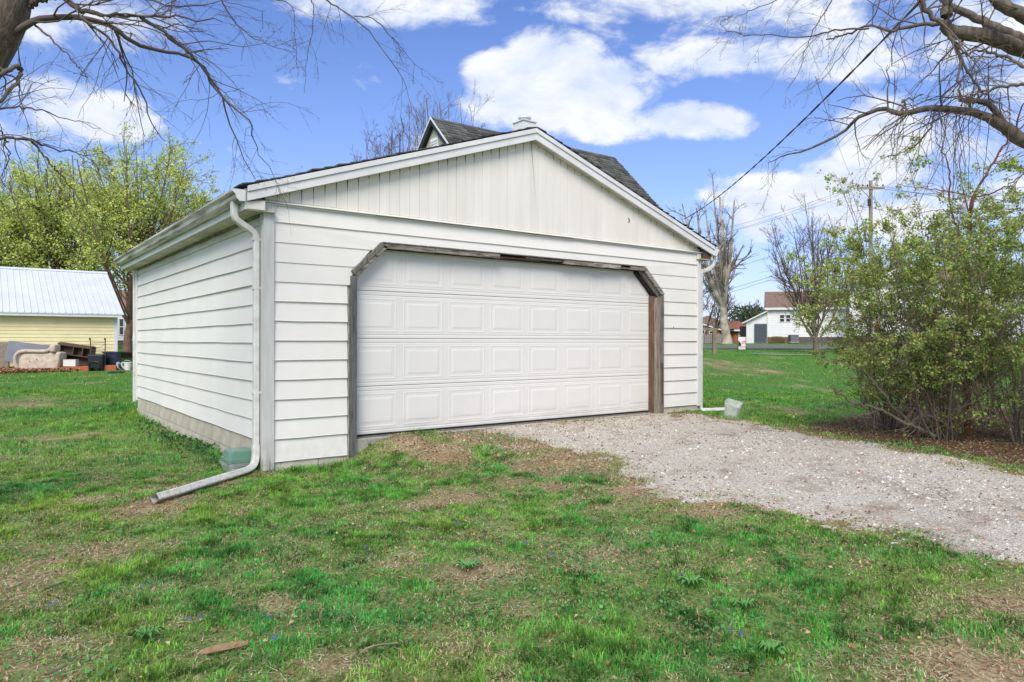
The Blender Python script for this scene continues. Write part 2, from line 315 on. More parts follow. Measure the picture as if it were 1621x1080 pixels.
LA, DA = np.meshgrid(la, da, indexing='ij')
GX = CAM[0]+LA*RT[0]+DA*FW[0]; GY = CAM[1]+LA*RT[1]+DA*FW[1]
gz = H(GX.ravel(), GY.ravel()); gx = GX.ravel(); gy = GY.ravel()
far_ = np.hypot(LA, DA).ravel()
gz = np.where(far_ > 140, 1.25, gz) 
inside = (gx > .06) & (gx < 6.74) & (gy > .06) & (gy < 7.2)
gz = np.where(inside, np.minimum(gz, .0), gz)
c_green = np.array([.088,.205,.038]); c_straw = np.array([.47,.36,.235]); c_soil = np.array([.26,.16,.105])
bm_ = bare_m(gx, gy)[:, None]; k2 = np.clip((fbm(gx, gy, 5., 3, 90)-.35)*3, 0, 1)[:, None]
k2 = np.clip(k2*.6+.5*hsh((gx*37).astype(int), (gy*37).astype(int), 3)[:, None], 0, 1); gc = c_green*(1-bm_)+(c_soil*k2+c_straw*(1-k2))*bm_
nearf = np.clip(1-(far_-5)/14, 0, 1)[:, None]; gc = gc*(1-nearf*.4)+(c_soil*.35+c_straw*.65)*nearf*.4*np.array([.8,.9,.7])
bd = bed_m(gx, gy)[:, None]; gc = gc*(1-bd)+c_soil*.5*bd
ii = np.arange(len(la)*len(da)).reshape(len(la), len(da))
GF = np.stack([ii[:-1,:-1].ravel(), ii[1:,:-1].ravel(), ii[1:,1:].ravel(), ii[:-1,1:].ravel()], 1)
m_ground = ground_mat()
put('ground', npmesh('ground', np.stack([gx, gy, gz], 1), GF, m_ground, gc, True), kind='structure')

def sheet(name, mask, step, lift, m, x0, x1, y0, y1, zf=H, colf=None, thr=.5):
    xs = np.arange(x0, x1, step); ys = np.arange(y0, y1, step); X, Y = np.meshgrid(xs, ys, indexing='ij'); x = X.ravel(); y = Y.ravel()
    k = mask(x, y); z = zf(x, y)+lift*np.clip(k*2.2-.6, -1.5, 1); i_ = np.arange(len(x)).reshape(X.shape)
    f = np.stack([i_[:-1,:-1].ravel(), i_[1:,:-1].ravel(), i_[1:,1:].ravel(), i_[:-1,1:].ravel()], 1)
    kk = k[f].max(1) > .02; f = f[kk]; u, inv = np.unique(f, return_inverse=True); 
    return put(name, npmesh(name, np.stack([x, y, z], 1)[u], inv.reshape(f.shape), m, colf(x, y)[u] if colf else None, True), kind='structure')
def gravel_mat():
    m = bpy.data.materials.new('gravel_bed'); m.use_nodes = True; nt = m.node_tree; b = nt.nodes['Principled BSDF']; b.inputs['Roughness'].default_value = .95; b.inputs['Specular IOR Level'].default_value = .15
    g = N(nt, 'ShaderNodeNewGeometry'); vo = N(nt, 'ShaderNodeTexVoronoi', ins={'Scale': 85., 'Randomness': 1.}); lk(nt, g.outputs['Position'], vo.inputs['Vector'])
    sp = N(nt, 'ShaderNodeSeparateXYZ'); lk(nt, vo.outputs['Color'], sp.inputs[0])
    r = N(nt, 'ShaderNodeValToRGB'); e = r.color_ramp.elements; e[0].color = (.37,.32,.255,1); e[1].color = (.71,.67,.595,1); x = e.new(.45); x.color = (.57,.525,.455,1); lk(nt, sp.outputs[0], r.inputs[0])
    n = N(nt, 'ShaderNodeTexNoise', ins={'Scale': 2.4, 'Detail': 7, 'Roughness': .68}); lk(nt, g.outputs['Position'], n.inputs['Vector'])
    mr = N(nt, 'ShaderNodeMapRange', ins={'From Min': .50, 'From Max': .72}); lk(nt, n.outputs[0], mr.inputs['Value'])
    mix = N(nt, 'ShaderNodeMix', data_type='RGBA'); lk(nt, M_(nt, 'MULTIPLY', mr.outputs[0], .8), mix.inputs[0]); lk(nt, r.outputs[0], mix.inputs['A']); mix.inputs['B'].default_value = (.22,.15,.10,1)
    lk(nt, mix.outputs['Result'], b.inputs['Base Color'])
    bp = N(nt, 'ShaderNodeBump', invert=True, ins={'Strength': 1., 'Distance': .012}); lk(nt, vo.outputs['Distance'], bp.inputs['Height']); lk(nt, bp.outputs[0], b.inputs['Normal']); return m
sheet('driveway', drive_m, .07, .012, gravel_mat(), -1., 12.5, -8.5, .0)

# ------------------------------------------------------------------ road and far kerb
m_asph = mat('asphalt', (.17,.165,.165), (.12,.118,.118), 6., .95, .5, 60)
m_pave = mat('pale_pavement', (.42,.40,.37), (.32,.30,.28), 3., .9)
def strip(name, m, d0, d1, l0, l1, lift, n=60, curb=0.):
    ls = np.linspace(l0, l1, n); ds = np.linspace(d0, d1, 7); L, Dd = np.meshgrid(ls, ds, indexing='ij'); q = LD(0, 0)[None]
    x = CAM[0]+L.ravel()*RT[0]+Dd.ravel()*FW[0]; y = CAM[1]+L.ravel()*RT[1]+Dd.ravel()*FW[1]; z = H(x, y)+lift
    i_ = np.arange(len(x)).reshape(L.shape); f = np.stack([i_[:-1,:-1].ravel(), i_[1:,:-1].ravel(), i_[1:,1:].ravel(), i_[:-1,1:].ravel()], 1)
    return put(name, npmesh(name, np.stack([x, y, z], 1), f, m), kind='structure')
strip('road', m_asph, 49, 59, -10, 75, .05)
strip('far_pavement', m_pave, 71.5, 72.8, 5, 70, .07)
strip('near_path', m_pave, 38.6, 39.2, 13.2, 17, .04, 12)
strip('road_kerb', m_pave, 59.0, 59.3, -10, 75, .13)

# ------------------------------------------------------------------ garage
W_, D_ = 6.80, 7.28
gar = thing('garage', 'white two-car garage with lap siding, cream gable boards and a closed panelled overhead door', 'garage')
AX, AZ, SL = 3.40, 4.14, .336                          # ridge x, rake top height, slope
def rtop(x): return AZ-SL*abs(x-AX)
# cores that back the cladding
b = B(); b.box(.03, W_-.03, .035, .05, .30, 2.80) if False else None
b = B(); b.box(.03, .95, .03, .10, .0, 2.80).box(5.86, W_-.03, .03, .10, .0, 2.80).box(.95, 5.86, .03, .10, 2.53, 2.80); b.prism([(.05,2.79),(W_-.05,2.79),(AX,3.95)], 1, .03, .10); b.obj('front_wall', m_groove, gar)
B().box(.03, .12, .11, D_-.03, .0, 2.70).obj('side_wall', m_trim, gar, label='left wall behind the siding')
B().box(W_-.12, W_-.03, .11, D_-.03, .0, 2.70).box(.13, W_-.13, D_-.12, D_-.03, 0, 2.78).obj('rear_walls', m_trim, gar)
# lap siding boards (profile: thin at the top, a proud rounded lip at the bottom)
def board_mesh(L, h, axis_, seg, bow=.0015, seed=0):
    r = random.Random(seed); b = B(); prof = [(0,h+.008),(-.004,h+.008),(-.0225,.010),(-.025,.004),(-.023,0),(-.010,.003),(0,.006)]
    k = len(prof)
    for i in range(seg+1):
        t = i/seg*L; dz = r.uniform(-bow, bow)*1.3; dy = r.uniform(-bow, bow)
        for (o_, z) in prof: b.v.append((t, o_+(dy if o_ < -.012 else 0), z+dz) if axis_ == 0 else (o_+(dy if o_ < -.01 else 0), t, z+dz))
    for i in range(seg):
        for j in range(k): a = i*k+j; c = i*k+(j+1) % k; b.f.append((a, c, c+k, a+k))
    b.f.append(tuple(range(k-1, -1, -1))); b.f.append(tuple(seg*k+j for j in range(k))); return b.mesh('siding_board', m_front if axis_ == 0 else m_side)
m1 = [board_mesh(.79, .2, 0, 3, seed=i) for i in range(3)]; m2 = [board_mesh(W_-.075-5.935, .2, 0, 3, seed=9+i) for i in range(3)]
ms = [board_mesh(D_-.22, .2, 1, 12, .003, seed=20+i) for i in range(5)]
zl = 2.62
for i in range(1, 12):                                 # courses below the first full-width one; z of the bottom lip
    z = zl-.2*i
    if z > 2.0: continue
    put('siding_board', m1[i % 3], gar, (.095, .02, z)); put('siding_board', m2[i % 3], gar, (5.935, .02, z))
put('siding_board', board_mesh(.79, .225, 0, 3, seed=5), gar, (.095, .02, .19))
put('siding_board', board_mesh(W_-.17, .175, 0, 14, seed=6), gar, (.095, .02, 2.62))
# the two courses cut by the arch
def cut_board(z0, z1, xa0, xa1):                       # xa0: right edge at z0 / z1 on the left side
    for (p0, p1, q0, q1) in ((.095, .095, xa0[0], xa0[1]), (xa1[0], xa1[1], W_-.075, W_-.075)):
        if p1 is None: continue
        b = B(); v = [(p0, .0025, z0), (q0, .0025, z0), (q1, .012, z1+.01), (p1, .012, z1+.01)]
        n = len(v); b.v = v+[(x, .03, z) for x, y, z in v]; b.f = [(0,1,2,3),(4,7,6,5),(0,4,5,1),(1,5,6,2),(2,6,7,3),(3,7,4,0)]
        b.obj('siding_board', m_front, gar)
cut_board(2.22, 2.42, (.98, 1.17), (5.79, 5.62))
cut_board(2.02, 2.22, (.91, .97), (5.91, 5.80))
b = B(); b.v = [(.095,.0025,2.42),(1.18,.0025,2.42),(1.27,.0025,2.512),(5.50,.0025,2.512),(5.61,.0025,2.42),(W_-.075,.0025,2.42),(W_-.075,.012,2.63),(.095,.012,2.63)]
b.v += [(x, .03, z) for x, y, z in b.v]; b.f = [tuple(range(8)), tuple(range(15, 7, -1))]+[(i, 8+i, 8+(i+1) % 8, (i+1) % 8) for i in range(8)]; b.obj('siding_board', m_front, gar)
for i in range(0, 12):
    z = 2.597-.2*i
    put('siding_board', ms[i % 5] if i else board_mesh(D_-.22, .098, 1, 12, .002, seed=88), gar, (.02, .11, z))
# right wall and rear get plain boards too (out of view)
mr_ = board_mesh(D_-.22, .2, 1, 1, 0)
for i in range(0, 12): put('siding_board', mr_, gar, (W_-.02, D_-.11, 2.597-.2*i) if i else (W_-.02, D_-.11, 2.49), (0, 0, math.pi))
# corner trims
b = B(); b.box(-.015, .09, -.018, .028, .115, 2.80); b.box(-.018, .02, .029, .10, .115, 2.695); b.obj('corner_trim', m_corner, gar); 
bev(gar.children[-1], .005, 2)
b = B(); b.box(W_-.07, W_+.012, -.016, .09, .40, 2.80); bev(b.obj('corner_trim', m_trim, gar), .005, 2)
b = B(); b.box(-.02, .09, D_-.10, D_+.01, .33, 2.69); bev(b.obj('corner_trim', m_trim, gar), .005, 2)
# drip strips under the gable
b = B(); b.prism([(-.03,2.806),(-.03,2.815),(.0,2.832),(.03,2.832),(.03,2.806)], 0, -.14, W_+.12); b.obj('gable_ledge', m_gable, gar)
b = B(); b.prism([(-.012,2.790),(-.012,2.802),(.02,2.804),(.02,2.790)], 0, .092, W_-.08); b.obj('drip_strip', m_trim, gar)
# gable boards, one by one
n = 54; bw = W_/n*1.0; x = .0
for i in range(n):
    x0 = i*bw; x1 = x0+bw; g = .0018 if i % 2 else .003
    if abs(x0-AX) < .07: g = .004
    b = B(); t = lambda q: rtop(q)-.135
    e = .0015
    pts = [(x0+g, 2.835), (x1-.001, 2.835)]
    if x0 < AX < x1: pts += [(x1-.001, t(x1)), (AX, t(AX)), (x0+g, t(x0))]
    else: pts += [(x1-.001, t(x1)), (x0+g, t(x0))]
    yy = random.uniform(-.001, .001)
    if min(p[1] for p in pts[2:]) > 2.85: b.prism(pts, 1, .003+yy, .029); bev(b.obj('gable_board', m_gable, gar), .002)
# dark weep stains in the grooves under the rake: narrow slivers of grime, thickest at the top
m_stain = mat('groove_grime', (.055,.05,.04), (.16,.15,.12), 20., .9)
for i in range(1, n):
    x0 = i*bw; L = random.uniform(.04, .14)*(1 if x0 < AX else .5); z1 = rtop(x0)-.14; wv = random.uniform(.0035, .0075)*(1 if x0 < AX else .6)
    if z1-L < 2.86: L = max(z1-2.86, 0)*.8
    if L < .03 or abs(x0-AX) < .1: continue
    b = B(); b.v = [(x0-wv, -.0002, z1), (x0+wv, -.0002, z1), (x0+.001, -.0002, z1-L), (x0-.001, -.0002, z1-L), (x0-wv, .004, z1), (x0+wv, .004, z1), (x0+.001, .004, z1-L), (x0-.001, .004, z1-L)]
    b.f = [(0,3,2,1),(4,5,6,7),(0,1,5,4),(2,3,7,6),(1,2,6,5),(0,4,7,3)]; b.obj('grime_streak', m_stain, gar)
# rake fascia (two-step) and roof
XL, XR = -.20, 7.02
def rake(name, m, top, bot, y0, y1):
    for (a, c) in ((XL, AX), (AX, XR)):
        b = B(); b.prism([(a, rtop(a)+bot), (c, rtop(c)+bot), (c, rtop(c)+top), (a, rtop(a)+top)], 1, y0, y1); bev(b.obj(name, m, gar), .003)
rake('rake_board', m_fascia, -.062, -.150, -.105, -.080)
rake('rake_trim', m_fascia, -.002, -.0600, -.120, -.080)
for k in range(11):                                    # soffit pieces under the rake, right and left
    for sgn in (-1, 1):
        a = AX+sgn*(k*.33+.004); c = AX+sgn*(k*.33+.322)
        if not XL < c < XR: continue
        b = B(); a, c = min(a, c), max(a, c); b.prism([(a, rtop(a)-.146), (c, rtop(c)-.146), (c, rtop(c)-.132), (a, rtop(a)-.132)], 1, -.079, .002); b.obj('soffit_panel', m_soffit, gar)
m_deck = mat('dark_roof_edge', (.05,.05,.05), (.09,.088,.085), 8., .95, .6)
for (a, c) in ((XL-.03, AX), (AX, XR+.03)):
    b = B(); b.prism([(a, rtop(a)+.0), (c, rtop(c)+.0), (c, rtop(c)+.012), (a, rtop(a)+.012)], 1, -.10, D_+.2); b.obj('roof_deck', m_deck, gar)
# shingle tabs: edge courses seen along the rake, and the roof field
tabv = []; tabf = []; tcol = []
for sgn in (-1, 1):
    L = AX-XL+.05
    for i in range(int(L/.14)+1):
        t0 = i*.14; off = (i*37 % 10)*.03
        y = -.125 + random.uniform(-.004, .006)
        while y < D_+.2:
            y1 = min(y+.30-(off if y < -.1 else 0), D_+.22); xa = AX+sgn*t0; xb = AX+sgn*min(t0+.155, L+.03)
            lf = random.uniform(.010, .022)+(.012 if random.random() < .12 else 0); za = rtop(xa)+.014; zb = rtop(xb)+.014+lf
            n0 = len(tabv); tabv += [(xa,y+.002,za),(xb,y+.002,zb),(xb,y1-.004,zb),(xa,y1-.004,za),(xa,y+.002,za-.008),(xb,y+.002,zb-.016),(xb,y1-.004,zb-.016),(xa,y1-.004,za-.008)]
            tabf += [(n0,n0+1,n0+2,n0+3),(n0+4,n0+7,n0+6,n0+5),(n0,n0+4,n0+5,n0+1),(n0+1,n0+5,n0+6,n0+2),(n0+2,n0+6,n0+7,n0+3),(n0+3,n0+7,n0+4,n0)]
            c = random.uniform(.05, .11); tcol += [(c, c, c*1.0)]*8; y = y1
put('shingles', npmesh('shingles', np.array(tabv), np.array(tabf), m_shinc, np.array(tcol)), gar, kind='stuff')
m_channel = mat('dark_channel', (.10,.095,.07), (.34,.32,.25), 6., .8, contrast=(.4,.7))
# eaves: fascia, soffit pieces, gutters
for sx, xw in ((-1, 0.), (1, W_)):
    xf = xw+sx*.20
    b = B(); b.box(min(xf, xf+sx*.018), max(xf, xf+sx*.018), -.078, D_+.2, 2.705, 2.905); b.obj('eave_board', m_fascia, gar)
    for k in range(24):
        y0 = -.07+k*.312
        b = B(); b.box(min(xw-sx*.09, xf-sx*.002), max(xw-sx*.09, xf-sx*.002), y0, y0+.309, 2.70+(k % 2)*.0015, 2.712); b.obj('soffit_panel', m_soffit, gar)
    b = B(); b.box(min(xw-sx*.0, xw+sx*.030), max(xw-sx*.0, xw+sx*.030), .10, D_-.02, 2.684, 2.6985); b.obj('soffit_channel', m_channel, gar)  # mottled dark strip along the line where soffit meets wall
    g = B(); xo = xf+sx*.020; pr = [(0,2.885),(.0,2.775),(.055,2.772),(.085,2.80),(.093,2.835),(.122,2.862),(.122,2.885),(.114,2.885),(.114,2.868),(.086,2.842),(.078,2.805),(.052,2.780),(.006,2.782),(.006,2.885)]
    g.prism([(xo+sx*p, z) for p, z in pr], 1, -.10, D_+.24); g.obj('gutter', m_gutter, gar, label='white eave gutter streaked with black grime' if sx < 0 else None)
    e_ = B(); e_.prism([(xo+sx*p, z) for p, z in pr[:7]], 1, -.108, -.101); e_.prism([(xo+sx*p, z) for p, z in pr[:7]], 1, D_+.241, D_+.248); e_.obj('gutter_end_cap', m_fascia, gar)
b = B(); b.prism([(XL+.001,2.712),(-.02,2.712),(-.02,2.804),(XL+.001,rtop(XL)-.152)], 1, -.076, -.06); b.obj('eave_return', m_gable, gar)
b = B(); b.box(XR-.20, XR-.02, -.06, -.02, 2.70, 2.80); b.obj('exposed_rafter_end', m_wbrown, gar)
# bezier-ish smooth path
def smooth(pts, k=6):
    pts = [np.array(p, float) for p in pts]; pts = [2*pts[0]-pts[1]]+pts+[2*pts[-1]-pts[-2]]; out = []
    for i in range(1, len(pts)-2):
        for j in range(k):
            t = j/k; p0, p1, p2, p3 = pts[i-1:i+3]; out.append(.5*((2*p1)+(-p0+p2)*t+(2*p0-5*p1+4*p2-p3)*t*t+(-p0+3*p1-3*p2+p3)*t**3))
    out.append(pts[-2]); return out
zc = h1(-.12, .05)
path = [(-.27,.10,2.79),(-.27,.10,2.70),(-.262,.10,2.65),(-.235,.10,2.61),(-.13,.10,2.545),(-.078,.10,2.50),(-.055,.10,2.44)]
down = B(); down.tube(smooth(path), .0, 12, sq=(.040, .030)); down.tube([(-.055,.10,2.462),(-.055,.10,.36)], 0, 12, sq=(.038,.028))
down.tube(smooth([(-.055,.10,.37),(-.058,.095,.26),(-.085,.07,.18),(-.15,.03,.142),(-.28,-.05,.128),(-.55,-.22,.115),(-.85,-.42,.10),(-1.10,-.58,.092)], 5), 0, 12, cap=False, sq=(.042, .034))
down.obj('downspout', m_pipe, gar, smooth=False, label='left white downspout kicked out across the grass')
for z in (2.44, 1.95, .9): B().box(-.094, -.016, .068, .132, z-.012, z+.012).obj('downspout_strap', m_pipe, gar)
d2 = B(); xr = W_+.05; d2.tube(smooth([(W_+.30,-.02,2.78),(W_+.30,-.02,2.70),(W_+.28,-.02,2.63),(W_+.17,-.02,2.56),(W_+.06,-.02,2.53)], 5), 0, 12, sq=(.036,.028))
d2.tube([(xr,.03,2.56),(xr,.03,.36)], 0, 12, sq=(.034,.028)); d2.tube(smooth([(xr,.03,.37),(xr+.02,.02,.33),(xr+.12,-.02,.325),(xr+.46,-.11,.325)], 4), 0, 12, cap=False, sq=(.034,.028)); d2.obj('downspout', m_pipe, gar, label='right white downspout turned out at the bottom')
B().tube([(-.02, D_+.06, 2.7), (-.02, D_+.06, .30)], 0, 8, sq=(.035,.028)).obj('downspout', m_pipe, gar)
# foundation: blocks with recessed mortar
b = B(); b.box(.025, .20, .21, D_-.02, -.25, .395); b.box(.021, .90, .030, .2, -.25, .185); b.box(5.96, W_-.02, .022, .2, -.2, .41); b.obj('foundation_core', m_mortar, gar)
blk = B().box(0, .388, 0, .19, 0, .19); me_b = blk.mesh('block', m_block)
for row in range(3):
    for k in range(-1, 19):
        y = k*.4+(.2 if row % 2 else 0)+.012; y0 = max(y, .02); y1 = min(y+.388, D_-.005)
        if y1-y0 < .08: continue
        z = .198-.2*row
        if y1-y0 > .38: o = put('block', me_b, gar, (.012+random.uniform(0, .003), y0+.388, z), (0, 0, -math.pi/2))
        else: o = B().box(.012, .2, y0, y1, z, z+.19).obj('block', m_block, gar)
for xa, xb in ((-.005,.166),(.176,.56),(.57,.905)): B().box(xa, xb, .014, .03, -.2, .187).obj('block', m_block, gar)
for xa, xb in ((5.93,6.32),(6.33,6.79)): B().box(xa, xb, .014, .03, -.2, .412).obj('block', m_block, gar)
# garage door: four sections, eight raised panels each
dX0, dX1, dY, dZ, sh_ = .955, 5.84, .10, .38, .5325
door = B().box(dX0, dX1, dY+.02, dY+.05, dZ, dZ+2.13).obj('garage_door', m_door, gar, label='closed white overhead door with four rows of eight raised panels')
prof = [(.02,0),(.003,.003),(0,.008),(0,.034),(.0035,.038),(.0035,.046),(0,.050),(0,sh_-.058),(.0035,sh_-.054),(.0035,sh_-.046),(0,sh_-.042),(0,sh_-.012),(.004,sh_-.003),(.02,sh_-.003)]
b = B(); b.prism([(dY+p, z) for p, z in prof], 0, dX0, dX1); me_s = b.mesh('door_section', m_door)
pw, ph = .530, .385
b = B(); rings = [(0,0),(.008,-.0028),(.016,-.003),(.030,.001),(.036,.001),(.070,-.0045)]
for ins_, dy in rings: b.v += [(ins_, dy, ins_), (pw-ins_, dy, ins_), (pw-ins_, dy, ph-ins_), (ins_, dy, ph-ins_)]
for r in range(len(rings)-1):
    for j in range(4): a = r*4+j; c = r*4+(j+1) % 4; b.f.append((a, c, c+4, a+4))
k = 4*(len(rings)-1); b.f.append((k, k+1, k+2, k+3)); me_p = b.mesh('raised_panel', m_door)
for s_ in range(4):
    put('door_section', me_s, door, (0, 0, dZ+s_*sh_))
    for c in range(8): put('raised_panel', me_p, door, (dX0+.6106*c+.0403, dY+.001, dZ+s_*sh_+.072))
B().box(dX0, 3.3, dY-.01, dY+.03, dZ-.022, dZ-.002).box(3.3, dX1, dY-.004, dY+.03, dZ-.03, dZ-.002).obj('door_seal', m_dark, door)
b = B(); b.prism([(-.025,.20),(-.025,.348),(.0,.352),(.3,.352),(.3,.20)], 0, .93, 5.75); b.obj('concrete_sill', m_conc, gar)
b = B(); b.box(.96, 5.7, .05, .078, .353, .366); b.obj('threshold_board', m_woodv, gar)
# opening reveal: near-black box carries the shade of the gap above the door
B().box(.97, 5.86, .04, .095, 2.445, 2.53).obj('gap_shade', m_dark, gar)
def cutoff(x0, z0, x1, z1):
    b = B(); b.prism([(x0, z0), (x1, z1), (x0, z1)], 1, .045, .094); return b
# weathered trim pieces: left upright, diagonals, broken top pieces, right upright
def plank(p, q, wd, y0, y1, m, name='trim_board', jag=0.):
    p = np.array(p, float); q = np.array(q, float); d = q-p; L = np.linalg.norm(d); d /= L; nrm = np.array([-d[1], d[0]])
    b = B(); top = []; bot = []; k = max(2, int(L/.12))
    for i in range(k+1):
        t = L*i/k; a = p+d*t; j0 = random.uniform(-jag, jag); j1 = random.uniform(-jag, jag)
        bot.append(a+nrm*j0); top.append(a+nrm*(wd+j1))
    b.prism([tuple(v) for v in bot]+[tuple(v) for v in reversed(top)], 1, y0, y1); o = b.obj(name, m, gar); return o
m_woodd = mat('dark_grey_upright', (.17,.175,.185), (.07,.07,.075), 9., .85, .8, 30, stretch=(6,6,.5))
plank((.972,.155),(.972,2.12), .056, -.045, .095, m_woodd)
plank((.975,2.115),(1.335,2.452), .055, -.040, .035, m_woodh); plank((.95,2.142),(1.31,2.482), .045, -.046, .0, m_woodv)
plank((.99,2.10),(1.36,2.45), .03, .036, .094, m_wtan)
xs_ = [(1.30,1.95,m_woodh,0),(1.955,2.88,m_woodh,.0),(3.93,4.46,m_woodh,.002),(4.47,5.0,m_woodh,.001),(5.20,5.50,m_wtan,0)]
for (a, c, m, jg) in xs_:
    plank((a, 2.447), (c, 2.445), .053, -.040, .0, m, jag=.003)
plank((2.885,2.452),(3.55,2.455), .020, -.010, .03, m_wbrown, jag=.003); plank((3.3,2.475),(3.92,2.470), .022, -.02, .03, m_wtan, jag=.004); plank((4.42,2.455),(4.66,2.430), .03, -.05, -.028, m_woodh, name='broken_splinter', jag=.004)
plank((5.0,2.452),(5.2,2.452), .025, -.015, .03, m_wtan, jag=.003)
plank((1.28,2.503),(5.51,2.503), .012, -.048, .02, m_woodv, jag=.0)
B().box(1.30, 5.50, .0, .038, 2.44, 2.500).obj('inner_gap_shade', m_dark, gar)  # near-black filler: shade behind the trim put into its colour
plank((5.485,2.455),(5.885,2.085), .060, -.040, .0, m_woodh, jag=.002); plank((5.42,2.45),(5.83,2.07), .05, .0, .094, m_woodv, jag=.001); plank((5.39,2.42),(5.74,2.10), .045, .04, .094, m_dark, jag=.004)  # last plank near-black: shade of the gap put into its colour
plank((5.905,.325),(5.905,2.10), .045, -.045, .03, m_woodv, jag=.001)
plank((5.858,.33),(5.856,2.08), .05, -.055, .05, m_woodv, jag=.003)
plank((5.775,.34),(5.775,2.09), .055, -.0, .094, m_wbrown, jag=.001); plank((5.806,.34),(5.803,2.06), .070, -.062, -.001, m_wtan, jag=.005); plank((5.862,.50),(5.85,1.1), .02, -.075, -.063, m_wbrown, name='split_sliver', jag=.006)
# little marks: nail hole, vent nick, conduit nub
B().lathe([(0,-.002),(.012,-.002),(.012,.004),(0,.004)], n=8, M=Matrix.Translation((6.17,.0,1.63)) @ Matrix.Rotation(rad(90), 4, 'X')).obj('bolt_head', m_dark, gar)
b = B(); b.tube([(5.19,-.001,3.19),(5.203,-.004,3.17),(5.203,-.004,3.15),(5.19,-.001,3.13)], .007, 5); b.obj('gable_crack', m_dark, gar)
# ledge cable clipped along the board
b = B(); b.tube([(x_, -.035-.004*math.sin(x_*3), 2.800+.004*math.sin(x_*5)) for x_ in np.linspace(1.2, 4.1, 24)], .0035, 5); b.obj('stapled_wire', m_dark, gar)

# ------------------------------------------------------------------ the brick-red / grey roofed house just behind the garage
hb = thing('house', 'house with steep grey shingled roof and black-edged gable rising behind the white garage', 'house', (7.75, 9.75, 0))
RZ, LN, DP = 7.55, 6.9, 2.72
m_cream = mat('cream_house_wall', (.55,.54,.49), (.42,.41,.36), 3., .8)
m_blackt = mat('black_gable_trim', (.02,.022,.03), rough=.5)
b = B(); b.prism([(-DP+.3, .3), (DP-.3, .3), (DP-.3, RZ-DP+.2), (0, RZ-.12), (-DP+.3, RZ-DP+.2)], 0, .0, LN-.15); b.obj('wall', m_cream, hb)
b = B(); b.prism([(-DP, RZ-DP), (0, RZ), (DP, RZ-DP), (DP-.08, RZ-DP-.08), (0, RZ-.12), (-DP+.08, RZ-DP-.08)], 0, -.1, LN); rf = b.obj('roof', m_deck, hb)
tv = []; tf = []; tcc = []
for sgn in (-1, 1):
    for i in range(27):
        s0 = i*.143; s1 = s0+.16; y = -.22+random.uniform(-.1, .1)*0; x_ = -.14-random.random()*.25
        while x_ < LN+.02:
            x1 = x_+random.choice((.16, .22, .30)); xa = max(x_, -.14); xb = min(x1-.008, LN+.03); x_ = x1
            if xb-xa < .02: continue
            q = .7071; lf = random.choice((.018, .03)); n0 = len(tv)
            A0 = (sgn*s0*q, RZ-s0*q+.012); A1 = (sgn*(s1*q+lf*q), RZ-s1*q+.012+lf*q)
            tv += [(xa,)+A0, (xb,)+A0, (xb,)+A1, (xa,)+A1, (xa, A1[0]-sgn*lf*q, A1[1]-lf*q-.003), (xb, A1[0]-sgn*lf*q, A1[1]-lf*q-.003)]
            tf += [(n0,n0+1,n0+2,n0+3),(n0+3,n0+2,n0+5,n0+4)]
            c = random.choice((.075,.09,.11,.13,.15))*random.uniform(.9, 1.1); tcc += [(c, c*1.0, c*.97)]*6
put('shingles', npmesh('shingles', np.array(tv), np.array(tf), m_shinc, np.array(tcc)), hb, kind='stuff')
for sgn in (-1, 1):                                     # barge boards
    b = B(); q = .7071
    b.prism([(0, RZ-.0), (sgn*DP, RZ-DP), (sgn*DP, RZ-DP-.2), (0, RZ-.2)], 0, -.135, -.105); b.obj('barge_board', m_blackt, hb)
    b = B(); b.prism([(0, RZ+.012), (sgn*DP, RZ-DP+.012), (sgn*DP, RZ-DP-.045), (0, RZ-.045)], 0, -.160, -.137); b.obj('barge_edge', m_fascia, hb)
    b = B(); b.prism([(0, RZ-.13), (sgn*DP, RZ-DP-.13), (sgn*DP, RZ-DP-.16), (0, RZ-.16)], 0, -.104, -.002); b.obj('gable_soffit', m_blackt, hb)
v_ = B().box(-.035, -.001, -.2, .2, RZ-1.25, RZ-.55).obj('gable_vent', m_fascia, hb)
for k in range(9): B().box(-.055, -.036, -.17, .17, RZ-1.21+k*.07, RZ-1.175+k*.07).obj('slat', m_fascia, v_)
B().box(-.1, .0, -.40, -.22, RZ-1.25, RZ-.8).obj('gable_board', m_fascia, hb) if False else None
ch = B(); ch.box(2.86, 3.34, -.28, .22, RZ-.5, RZ+.42); cho = ch.obj('chimney', m_fascia, rf); B().box(2.83, 3.37, -.31, .25, RZ+.421, RZ+.45).obj('chimney_cap', m_fascia, rf)
b = B(); b.lathe([(.13,0),(.13,.10),(.20,.11),(.20,.15),(.0,.17)], (3.10,-.03,RZ+.451), 16); b.obj('flue_pipe', m_trim, rf, smooth=False)

# ------------------------------------------------------------------ tubs and jug
def glassy(name, col, rough, tr, al=.0):
    m = bpy.data.materials.new(name); m.use_nodes = True; nt = m.node_tree; b = nt.nodes['Principled BSDF']; b.inputs['Base Color'].default_value = (*col, 1); b.inputs['Roughness'].default_value = rough
    b.inputs['Transmission Weight'].default_value = tr; b.inputs['IOR'].default_value = 1.2
    t = N(nt, 'ShaderNodeBsdfTransparent', ins={'Color': (*col, 1)}); ms_ = N(nt, 'ShaderNodeMixShader', ins={'Fac': al}); lk(nt, b.outputs[0], ms_.inputs[1]); lk(nt, t.outputs[0], ms_.inputs[2]); lk(nt, ms_.outputs[0], nt.nodes['Material Output'].inputs[0]); return m
m_gtub = glassy('green_translucent_plastic', (.17,.34,.26), .3, .25, .15); m_ctub = glassy('clear_plastic', (.80,.86,.84), .25, .6, .35); m_jug = glassy('cloudy_plastic', (.85,.88,.88), .35, .5, .25)
